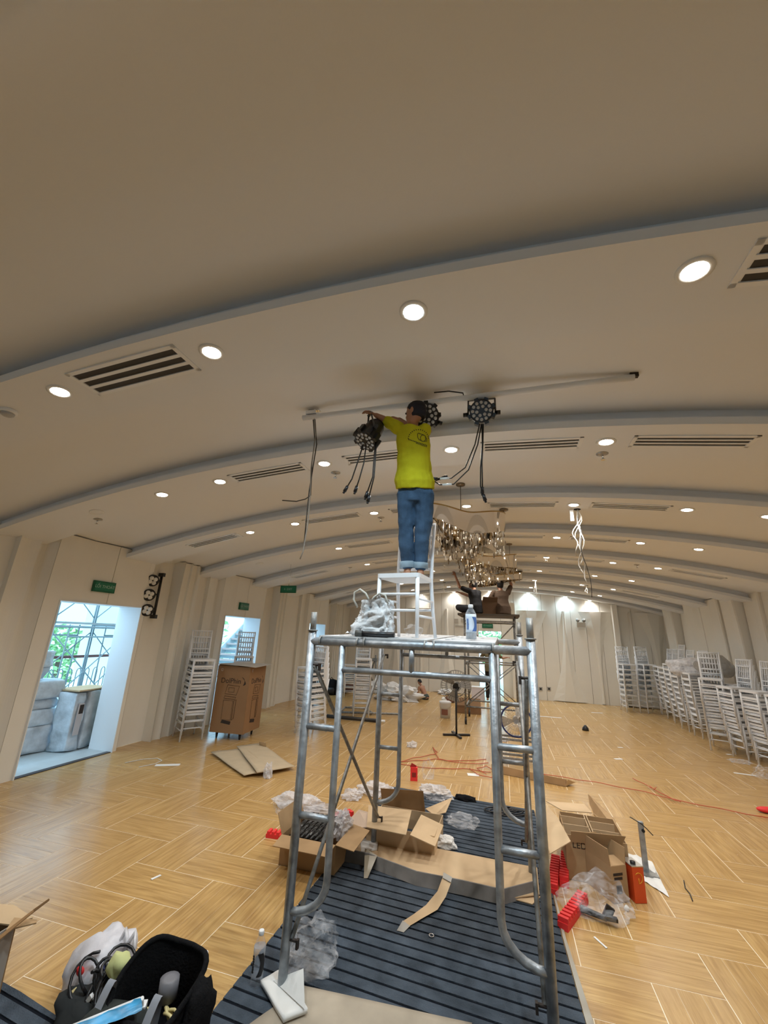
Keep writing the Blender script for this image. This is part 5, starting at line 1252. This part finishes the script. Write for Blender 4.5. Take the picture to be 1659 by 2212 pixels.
# ------------------------------------------------------------------ tall printed carton on legs
t0 = fl(505, 1610); CX, CYY, RZ = -4.53, 6.93, .10
t = thing('appliance_carton', 'tall brown printed appliance carton standing on dark legs near the left wall', 'box', (CX, CYY, 0), RZ)
LW, H0, H1 = .60, .10, 1.14
brown = mat('carton_brown', (.30, .165, .075), .8, var=.05, vs=3)
b = MB()
for s_ in (-1, 1): b.box((s_ * LW / 2, 0, (H0 + H1) / 2), (.008, LW, H1 - H0)).box((0, s_ * LW / 2, (H0 + H1) / 2), (LW, .008, H1 - H0))
b.box((0, 0, H0 + .005), (LW, LW, .01)); b.build('carton_body', brown, t, local=True)
for sx in (-1, 1):
    for sy in (-1, 1): MB().lathe([(.012, 0), (.016, .02), (.024, H0)], (sx * .21, sy * .21, 0), 12).build('leg', black, t, local=True)
MB().grid(lambda u, v: V((-.36 + .78 * u, -.36 + .70 * v, H1 + .012 + .02 * u * v - .03 * max(0, u - .75) + .02 * (1 - u) * (1 - v))), 10, 8).build('flap', mat('flap_dusty', (.42, .38, .33), .8), t, local=True)
MB().prism([(-.30, -.30, H1 + .004), (.05, -.34, H1 + .004), (.1, -.29, H1 + .012), (-.28, -.27, H1 + .03)], (0, 0, .006)).build('flap', card_in, t, local=True)
WB = MW[t.name]
for face in (0, 1):
    Rf = MX.Rotation(RZ + (0 if face == 0 else PI / 2), 3, 'Z'); R2_ = Rf @ MX.Rotation(PI / 2, 3, 'X')
    def on(x, z): return V((CX, CYY, 0)) + Rf @ V((x, -LW / 2 - .0055, z))
    text('DolPhin', .115, inkm, t, on(-.03, H1 - .235), R2_, 'printed_word')
    sw = MB(); sw.grid(lambda u, v: on(.16 + .075 * math.sin(u * 2.6) - .03 * (v - .5) * math.sin(u * PI), H1 - .16 - .14 * u + .05 * (v - .5) * math.sin(u * PI)), 8, 2); sw.build('printed_swoosh', inkm, t)
    def outline(P, w_=.008):
        m = MB(); pp = [on(x, z) for x, z in P]; m.tube(pp + [pp[0]], w_ / 2, 4); m.build('printed_outline', mat('ink_soft', (.10, .05, .02), .8), t)
    outline([(-.08, .84), (.14, .83), (.10, .69), (-.11, .70)]); outline([(-.05, .80), (.05, .80), (.05, .73), (-.05, .73)]); outline([(-.11, .665), (.10, .655), (.08, .62), (-.12, .63)]); outline([(-.12, .60), (.05, .60), (.05, .30), (-.12, .30)]); outline([(.07, .60), (.11, .62), (.10, .33), (.07, .30)])
    m = MB(); m.prism([on(-.12, .25), on(-.10, .30), on(.06, .28), on(.05, .23)], Rf @ V((0, -.001, 0))); m.build('printed_foot', inkm, t)
    m = MB(); m.tube([on(-.22 + .018 * math.cos(a), H1 - .06 + .022 * math.sin(a)) for a in [k * .6 for k in range(11)]], .003, 4); m.build('printed_symbol', mat('print_white', (.6, .58, .55), .6), t)

# ------------------------------------------------------------------ fans, bucket, mid-hall things
c = fl(992, 1590); FYY = c.y
hub = at(985, 1482, FYY); rad = (at(1017, 1482, FYY).x - at(953, 1482, FYY).x) / 2
t = thing('pedestal_fan', 'tall black pedestal fan with a wire cage in mid hall', 'fan', (hub.x, FYY, 0))
for k in range(4):
    a = k * PI / 2 + .4; MB().box((hub.x + .13 * math.cos(a), FYY + .13 * math.sin(a), .018), (.26, .05, .03), MX.Rotation(a, 3, 'Z')).build('foot', black, t)
MB().rod((hub.x, FYY, .02), (hub.x, FYY, hub.z - .05), .018).build('pole', black, t)
MB().rod(hub + V((0, .02, -.02)), hub + V((0, .20, 0)), .07, .06, 14).build('motor', black, t)
cg = MB()
for dy in (-.09, .07):
    for q, dd in ((1, 0), (.66, .3), (.33, .5)): cg.tube([hub + V((rad * q * math.cos(a), dy * (1 - .35 * (1 - q)) , rad * q * math.sin(a))) for a in [2 * PI * k / 32 for k in range(32)]], .004, 4, closed=True)
for k in range(36):
    a = 2 * PI * k / 36; cg.tube([hub + V((.05 * math.cos(a), -.085, .05 * math.sin(a))), hub + V((rad * .7 * math.cos(a), -.085, rad * .7 * math.sin(a))), hub + V((rad * math.cos(a), -.01, rad * math.sin(a))), hub + V((rad * .6 * math.cos(a), .07, rad * .6 * math.sin(a)))], .0025, 3)
cg.build('cage', mat('cage_dark', (.06, .055, .05), .5, .5), t)
for k in range(3):
    a = 2 * PI * k / 3 + .3; MB().grid(lambda u, v: hub + V(((.05 + rad * .8 * u) * math.cos(a + .9 * (v - .5)), -.01 + .05 * (v - .5), (.05 + rad * .8 * u) * math.sin(a + .9 * (v - .5)))), 6, 4).build('blade', mat('blade_grey', (.30, .28, .25), .4), t)
c = fl(1118, 1655); DY_ = 7.25
hub = at(1115, 1557, DY_); rad = (at(1148, 1557, DY_).x - at(1082, 1557, DY_).x) / 2
t = thing('drum_fan', 'round fan with blue rim on a grey metal stand behind the scaffold', 'fan', (hub.x, DY_, 0))
MB().tube([hub + V((rad * math.cos(a), 0, rad * math.sin(a))) for a in [2 * PI * k / 40 for k in range(40)]], .013, 8, closed=True).build('rim', mat('rim_blue', (.02, .03, .12), .35), t)
MB().rod(hub + V((0, .02, 0)), hub + V((0, .14, 0)), .05, n=12).build('motor', mat('motor_grey', (.3, .3, .3), .5), t)
cg = MB()
for q in (.35, .6, .85): cg.tube([hub + V((rad * q * math.cos(a), -.03, rad * q * math.sin(a))) for a in [2 * PI * k / 30 for k in range(30)]], .0025, 4, closed=True)
for k in range(30):
    a = 2 * PI * k / 30; cg.tube([hub + V((.03 * math.cos(a), -.04, .03 * math.sin(a))), hub + V((rad * math.cos(a), 0, rad * math.sin(a)))], .002, 3)
cg.build('cage', chrome, t)
for k in range(3):
    a = 2 * PI * k / 3 + 1.2; MB().grid(lambda u, v: hub + V(((.04 + rad * .82 * u) * math.cos(a + .8 * (v - .5)), .02 + .05 * (v - .5), (.04 + rad * .82 * u) * math.sin(a + .8 * (v - .5)))), 6, 4).build('blade', mat('blade_pale', (.62, .58, .52), .4), t)
zs_ = hub.z - rad
for s_ in (-1, 1):
    for dy in (-.12, .14): MB().box((hub.x + s_ * .24, DY_ + dy, zs_ / 2), (.045, .03, zs_)).build('stand_leg', white_m, t)
for z in (zs_ - .02, zs_ * .55, .09): 
    for dy in (-.12, .14): MB().box((hub.x, DY_ + dy, z), (.48, .03, .03)).build('stand_bar', galv2, t)
c = fl(962, 1550); t = thing('paint_bucket', 'white paint bucket with a printed label standing in mid hall', 'bucket', c)
MB().lathe([(.115, 0), (.135, .30), (.142, .31), (.142, .345), (.13, .35), (.0, .352)], c, 22).build('pail', mat('pail_white', (.72, .72, .72), .4), t)
MB().grid(lambda u, v: c + V((.131 * math.cos(-2.2 + 1.2 * u), .131 * math.sin(-2.2 + 1.2 * u), .07 + .12 * v)), 8, 2).build('printed_label', mat('label_brown', (.25, .10, .06), .5), t)
MB().tube([c + V((.14 * math.cos(a), -.10 - .03 * math.sin(a), .30 - .10 * math.sin(a))) for a in [PI * k / 8 for k in range(9)]], .003, 5).build('handle', chrome, t)
c = fl(1010, 1543); carton('carton', 'low flat brown carton on the floor under the far scaffold', (c.x, c.y + .3), .05, .62, .45, .12, (None, None, 40, None), m=mat('carton_low', (.28, .16, .08), .85))
c = fl(1015, 1510); t = thing('white_box', 'pale purple white box behind the far scaffold by the doorway', 'box', (c.x + .25, c.y + .1, 0)); MB().box((c.x + .25, c.y + .1, .17), (.38, .3, .34)).build('box_body', mat('pale_box', (.70, .66, .72), .5), t); MB().box((c.x + .25, c.y + .1, .35), (.40, .32, .025)).build('lid', white_m, t)
for px, py, r, lab, sd in ((862, 1512, (.55, .35, .26), 'large heap of crumpled white sheets beside the sitting man', 61), (815, 1496, (.35, .25, .2), 'smaller heap of white sheets farther back', 62), (963, 1500, (.22, .15, .1), 'white plastic scraps on the floor right of the sitting man', 63)):
    c = fl(px, py); t = thing('sheet_heap', lab, 'cloth', c); MB().blob((c.x, c.y, r[2] * .45), r, sd, .55, 2.2, 4, zmin=.004, crease=True).build('cloth', mat('white_cloth', (.74, .73, .72), .85, bump=.6, bs=9), t)
c = fl(973, 1517); t = thing('brown_bundle', 'small red brown and white bundle behind the fan', 'bundle', c); MB().blob(c + V((0, 0, .07)), (.16, .12, .10), 15, .4, 2, 3, zmin=.004).build('cloth', mat('brown_rag', (.25, .10, .06), .9), t); MB().blob(c + V((-.15, 0, .05)), (.1, .1, .07), 16, .4, 2, 3, zmin=.004).build('cloth', paper, t)
c = fl(714, 1500); Yb_ = c.y
t = thing('black_backpack', 'black backpack standing on the floor by the left wall', 'bag', c)
hh_ = at(714, 1467, Yb_).z
MB().loft([((c.x, c.y, .01), (.24, 0, 0), (0, .15, 0)), ((c.x, c.y, hh_ * .3), (.26, 0, 0), (0, .16, 0)), ((c.x, c.y, hh_ * .7), (.23, 0, 0), (0, .14, 0)), ((c.x, c.y, hh_ * .95), (.16, 0, 0), (0, .11, 0)), ((c.x, c.y, hh_), (.08, 0, 0), (0, .06, 0))], 18, 2.6).build('pack', blackmat, t)
MB().loft([((c.x, c.y - .15, .04), (.17, 0, 0), (0, .03, 0)), ((c.x, c.y - .17, .16), (.18, 0, 0), (0, .05, 0)), ((c.x, c.y - .14, hh_ * .5), (.15, 0, 0), (0, .03, 0))], 14, 3).build('front_pocket', black, t)
MB().tube([(c.x - .06, c.y, hh_ - .01), (c.x, c.y, hh_ + .05), (c.x + .06, c.y, hh_ - .01)], .012, 6).build('handle', blackmat, t)
c = fl(688, 1500); t = thing('brown_bag', 'dark brown bag on the floor left of the black backpack', 'bag', c); MB().blob(c + V((0, 0, .12)), (.2, .15, .14), 25, .3, 1.8, 3, zmin=.004).build('bag', mat('dark_brown', (.045, .028, .02), .9), t)
c = fl(738, 1498); t = thing('brown_bag', 'reddish brown bag on the floor right of the black backpack', 'bag', c); MB().blob(c + V((0, .2, .22)), (.28, .18, .24), 26, .25, 1.5, 3, zmin=.004).build('bag', mat('red_brown', (.10, .04, .03), .9), t)
# scaffold frame and pipes lying on the floor
t = thing('steel_pipe', 'dark steel pipe lying on the floor inside the left scaffold frame', 'pipe', fl(760, 1555)); MB().rod(fl(702, 1546, .04), fl(818, 1557, .04), .035, n=10).build('tube', mat('pipe_dark', (.045, .042, .04), .5, .3), t); MB().rod(fl(815, 1557, .04), fl(832, 1558, .04), .025, n=8).build('tube_end', white_m, t)
t = thing('ladder_frame', 'spare scaffold frame lying flat on the floor in the left mid hall', 'scaffold', fl(760, 1540))
for a, b in (((733, 1538), (868, 1543)), ((745, 1528), (790, 1530)), ((733, 1538), (745, 1528)), ((790, 1530), (805, 1541))): MB().rod(fl(*a, .04), fl(*b, .04), .024, n=8).build('frame_tube', galv2, t)
t = thing('pipe_stand', 'galvanised pipe with fittings standing behind the far left scaffold post', 'pipe', fl(815, 1500)); p0 = fl(812, 1492); Yp = p0.y
MB().rod((p0.x, Yp, 0), at(812, 1415, Yp), .03, n=8).build('upright', galv2, t); q = at(810, 1425, Yp); MB().box(q, (.16, .1, .1)).build('fitting', galv2, t); MB().tube([q, at(805, 1440, Yp), at(800, 1460, Yp), at(808, 1480, Yp)], .03, 8).build('hose', galv2, t)

# ------------------------------------------------------------------ outside the left doorways
tag(MB().box((-8.3, 5, -.07), (5.0, 26, .12)).build('terrace_floor', mat('terrace_tile', (.52, .58, .60), .5, var=.05)), kind='structure')
tag(MB().box((-2, 19.5, -.07), (8, 8.6, .12)).build('corridor_floor', mat('corridor_tile', (.6, .6, .6), .3)), kind='structure')
tag(MB().box((.08, 17.3, 1.3), (.1, 4.0, 2.6)).build('corridor_wall', wall_m), kind='structure')
RX = -9.9
t = thing('terrace_railing', 'terrace railing with red brown top rail and looped bars outside the left doorways', 'railing', (RX, 6, 0))
railm = mat('rail_brown', (.16, .07, .06), .5); ironm = mat('iron_grey', (.20, .25, .27), .5, .3)
MB().box((RX, 9, .98), (.07, 16, .06)).build('top_rail', railm, t)
MB().box((RX, 9, .12), (.03, 16, .03)).build('bottom_rail', ironm, t)
for k in range(56):
    y = 4.3 + k * .22; z1 = .62
    MB().tube([(RX, y - .055, .12), (RX, y - .055, z1)] + [(RX, y - .055 * math.cos(a), z1 + .09 * math.sin(a)) for a in [PI * j / 6 for j in range(1, 6)]] + [(RX, y + .055, z1), (RX, y + .055, .12)], .010, 4, caps=False).build('loop_bar', ironm, t)
    if k % 6 == 0: MB().rod((RX, y + .11, .12), (RX, y + .11, .96), .014, n=5).build('post', ironm, t)
def outside_frame(y0, y1, x0, x1, zt, name, label):
    t = thing(name, label, 'scaffold', ((x0 + x1) / 2, (y0 + y1) / 2, 0)); m = mat('outdoor_steel', (.34, .42, .45), .5, .2)
    for lv_ in range(2):
        zb, ze = lv_ * 1.72 + .0, (lv_ + 1) * 1.72
        for y in (y0, y1):
            for x in (x0, x1): MB().rod((x, y, zb), (x, y, ze), .017, n=6).build('post', m, t)
            MB().rod((x0, y, ze), (x1, y, ze), .017, n=6).build('rail', m, t)
        for x in (x0, x1):
            MB().rod((x, y0, zb + .15), (x, y1, ze - .15), .012, n=5).build('cross_brace', m, t); MB().rod((x, y1, zb + .15), (x, y0, ze - .15), .012, n=5).build('cross_brace', m, t)
            MB().rod((x, y0, ze - .04), (x, y1, ze - .04), .02, n=5).build('rail', m, t); MB().rod((x, y0 + .3, ze - .22), (x, y1 - .3, ze - .22), .016, n=5).build('rail', m, t)
            for y in (y0 + .3, y1 - .3): MB().rod((x, y, zb + .5), (x, y, ze), .014, n=5).build('inner_post', m, t)
        MB().box(((x0 + x1) / 2, (y0 + y1) / 2, ze + .03), (x1 - x0, y1 - y0, .04)).build('board', mat('board_grey', (.45, .5, .52), .7), t)
outside_frame(5.9, 7.5, -8.9, -7.9, 3.5, 'outdoor_scaffold', 'grey scaffold outside the nearest left doorway, near bay')
outside_frame(7.55, 9.1, -8.9, -7.9, 3.5, 'outdoor_scaffold', 'grey scaffold outside the nearest left doorway, far bay')
extm = mat('outside_wall', (.62, .80, .86), .9)
t = thing('outside_building', 'pale building facade outside the left doorways', 'building', (-19, 8, 0))
MB().box((-19.6, 12, 2.0), (.3, 34, 9.0)).build('back_wall', extm, t)
MB().box((-13.6, 8.7, 4.2), (.3, 2.6, 4.0)).build('facade', extm, t); MB().box((-13.2, 11.5, 1.6), (.3, 1.1, 3.2)).build('column', extm, t); MB().box((-12.5, 7.6, .95), (.4, .8, 1.9)).build('column', extm, t)
MB().box((-13.4, 6.6, 3.4), (.5, 5.5, .25)).build('lintel', mat('outside_beige', (.62, .66, .58), .9), t)
leafm = mat('leaf_green', (.24, .46, .20), .8, var=.6, vs=9); stemm = mat('bark', (.12, .09, .07), .9)
for n, (x, y, z, r, lab) in enumerate(((-15.8, 8.6, .9, .95, 'green tree outside the nearest left doorway, left of its scaffold'), (-16.2, 12.6, .6, 1.1, 'green tree outside the nearest left doorway, behind the scaffold'), (-14, 17.5, 1.0, 1.6, 'green tree beyond the stairs of the second left doorway'), (-13, 23.5, 1.8, 2.0, 'green tree outside the third left doorway'), (-.3, 24, 1.6, 1.3, 'green tree beyond the back doorway'))):
    t = thing('garden_tree', lab, 'tree', (x, y, -1)); MB().rod((x, y, -1), (x, y, z), .12, .07, 8).build('trunk', stemm, t)
    rl = random.Random(n); mb = MB()
    for k in range(420):
        d = V((rl.gauss(0, 1), rl.gauss(0, 1), rl.gauss(0, 1))).normalized() * r * (rl.random() ** .4); p = V((x, y, z)) + d * V((1, 1, .8)).length / 1.62
        a = V((rl.uniform(-1, 1), rl.uniform(-1, 1), rl.uniform(-.6, .6))).normalized() * .16; b = a.orthogonal().normalized() * .07
        mb.add([p - a, p + b, p + a, p - b], [(0, 1, 2, 3)])
    tag(mb.build('foliage', leafm, t), kind='stuff')
# stairs seen through the second doorway
t = thing('outside_stairs', 'outdoor stair flight with barred railing seen through the second left doorway', 'stairs', (-9, 12.4, 0))
stp = mat('stair_tread', (.50, .42, .40), .8)
A_, B_ = V((-8.4, 11.6, .5)), V((-8.4, 14.3, 2.55))
for k in range(13):
    p = A_.lerp(B_, k / 13); MB().box((p.x, p.y + .1, p.z), (1.3, .26, .05)).build('tread', stp, t)
    MB().box((p.x, p.y + .22, p.z - .07), (1.3, .02, .13)).build('riser', extm, t)
MB().prism([A_ + V((-.66, -.1, -.30)), B_ + V((-.66, .0, -.30)), B_ + V((-.66, 0, .05)), A_ + V((-.66, -.1, .05))], (.06, 0, 0)).build('stringer', extm, t)
MB().prism([A_ + V((.66, -.1, -.30)), B_ + V((.66, .0, -.30)), B_ + V((.66, 0, .05)), A_ + V((.66, -.1, .05))], (.06, 0, 0)).build('stringer', extm, t)
MB().rod(A_ + V((.7, -.1, .95)), B_ + V((.7, 0, .95)), .03, n=6).build('handrail', railm, t)
for k in range(26):
    p = A_.lerp(B_, k / 25) + V((.7, 0, 0)); MB().rod(p, p + V((0, 0, .95)), .009, n=4).build('baluster', ironm, t)
tag(MB().box((-8.4, 16.5, 2.5), (3, 4.5, .15)).build('upper_landing', extm), kind='structure')
# wrapped goods on the terrace
def wrapped(label, c, d, rz=0.0, seed=0, name='wrapped_cushion'):
    t = thing(name, label, 'package', (c[0], c[1], c[2]), rz)
    def f(p): return p
    b = MB(); tb = bmesh.new(); bmesh.ops.create_cube(tb, size=1); bmesh.ops.subdivide_edges(tb, edges=tb.edges, cuts=7, use_grid_fill=True)
    vs, ix = [], {}
    for i, v in enumerate(tb.verts):
        q = V([math.copysign(abs(2 * x) ** 1, x) for x in v.co]); n_ = q.length
        q = q * (1 - .07 * max(0, n_ - 1.2)); p = V((q.x * d[0] / 2, q.y * d[1] / 2, q.z * d[2] / 2 + d[2] / 2))
        s_ = noise.noise(V((p.x * 5 + seed * 3, p.y * 5, p.z * 7))) * .035; p += V((q.x, q.y, q.z * .4)) * s_
        p.z = max(p.z, .0); ix[v.index] = i; vs.append(p)
    b.add(vs, [tuple(ix[v.index] for v in f_.verts) for f_ in tb.faces], True); tb.free()
    b.build('wrapping', wrap_m, t, local=True); return t
xw = -6.55; z = 0.0
for n, (h, w_, dx, l) in enumerate(((.40, 1.30, 0, 'bottom wrapped cushion of the terrace pile'), (.24, 1.12, .03, 'second wrapped cushion from the bottom of the terrace pile'), (.16, 1.02, .0, 'third wrapped cushion of the terrace pile'), (.28, 1.08, .04, 'fourth wrapped cushion of the terrace pile, paler'), (.20, .95, -.12, 'fifth wrapped cushion of the terrace pile'), (.26, 1.0, -.06, 'topmost white wrapped package on the terrace pile'))):
    wrapped(l + ' by the first doorway', (xw + dx - .1, 4.62 + (.02 if n % 2 else 0) - (.12 if n > 3 else 0), z), (.62, w_ * .86, h * .86), .05 * (n % 3 - 1), n); z += h * .86 + .004
for n, (y, dy) in enumerate(((5.14, .18), (5.36, .18), (5.58, .18))):
    t = wrapped(['grey wrapped panel standing inside the doorway, left of three', 'grey wrapped panel standing inside the doorway, middle of three', 'grey wrapped panel standing inside the doorway, right of three'][n], (-6.15, y, 0), (.30, dy, .78), .12, 20 + n, 'wrapped_board')
    if n == 0: MB().box((.175, .0, .42), (.004, .10, .42)).build('printed_label', mat('label_grey', (.55, .5, .5), .6), t, local=True); MB().box((.178, .01, .55), (.003, .07, .12)).build('printed_mark', inkm, t, local=True)
t = thing('board_lid', 'tan board lying on top of the wrapped panels by the first doorway', 'board', (-6.2, 5.36, .80)); MB().box((-6.22, 5.36, .80), (.42, .60, .02), MX.Rotation(.1, 3, 'Z')).build('board', card2, t)
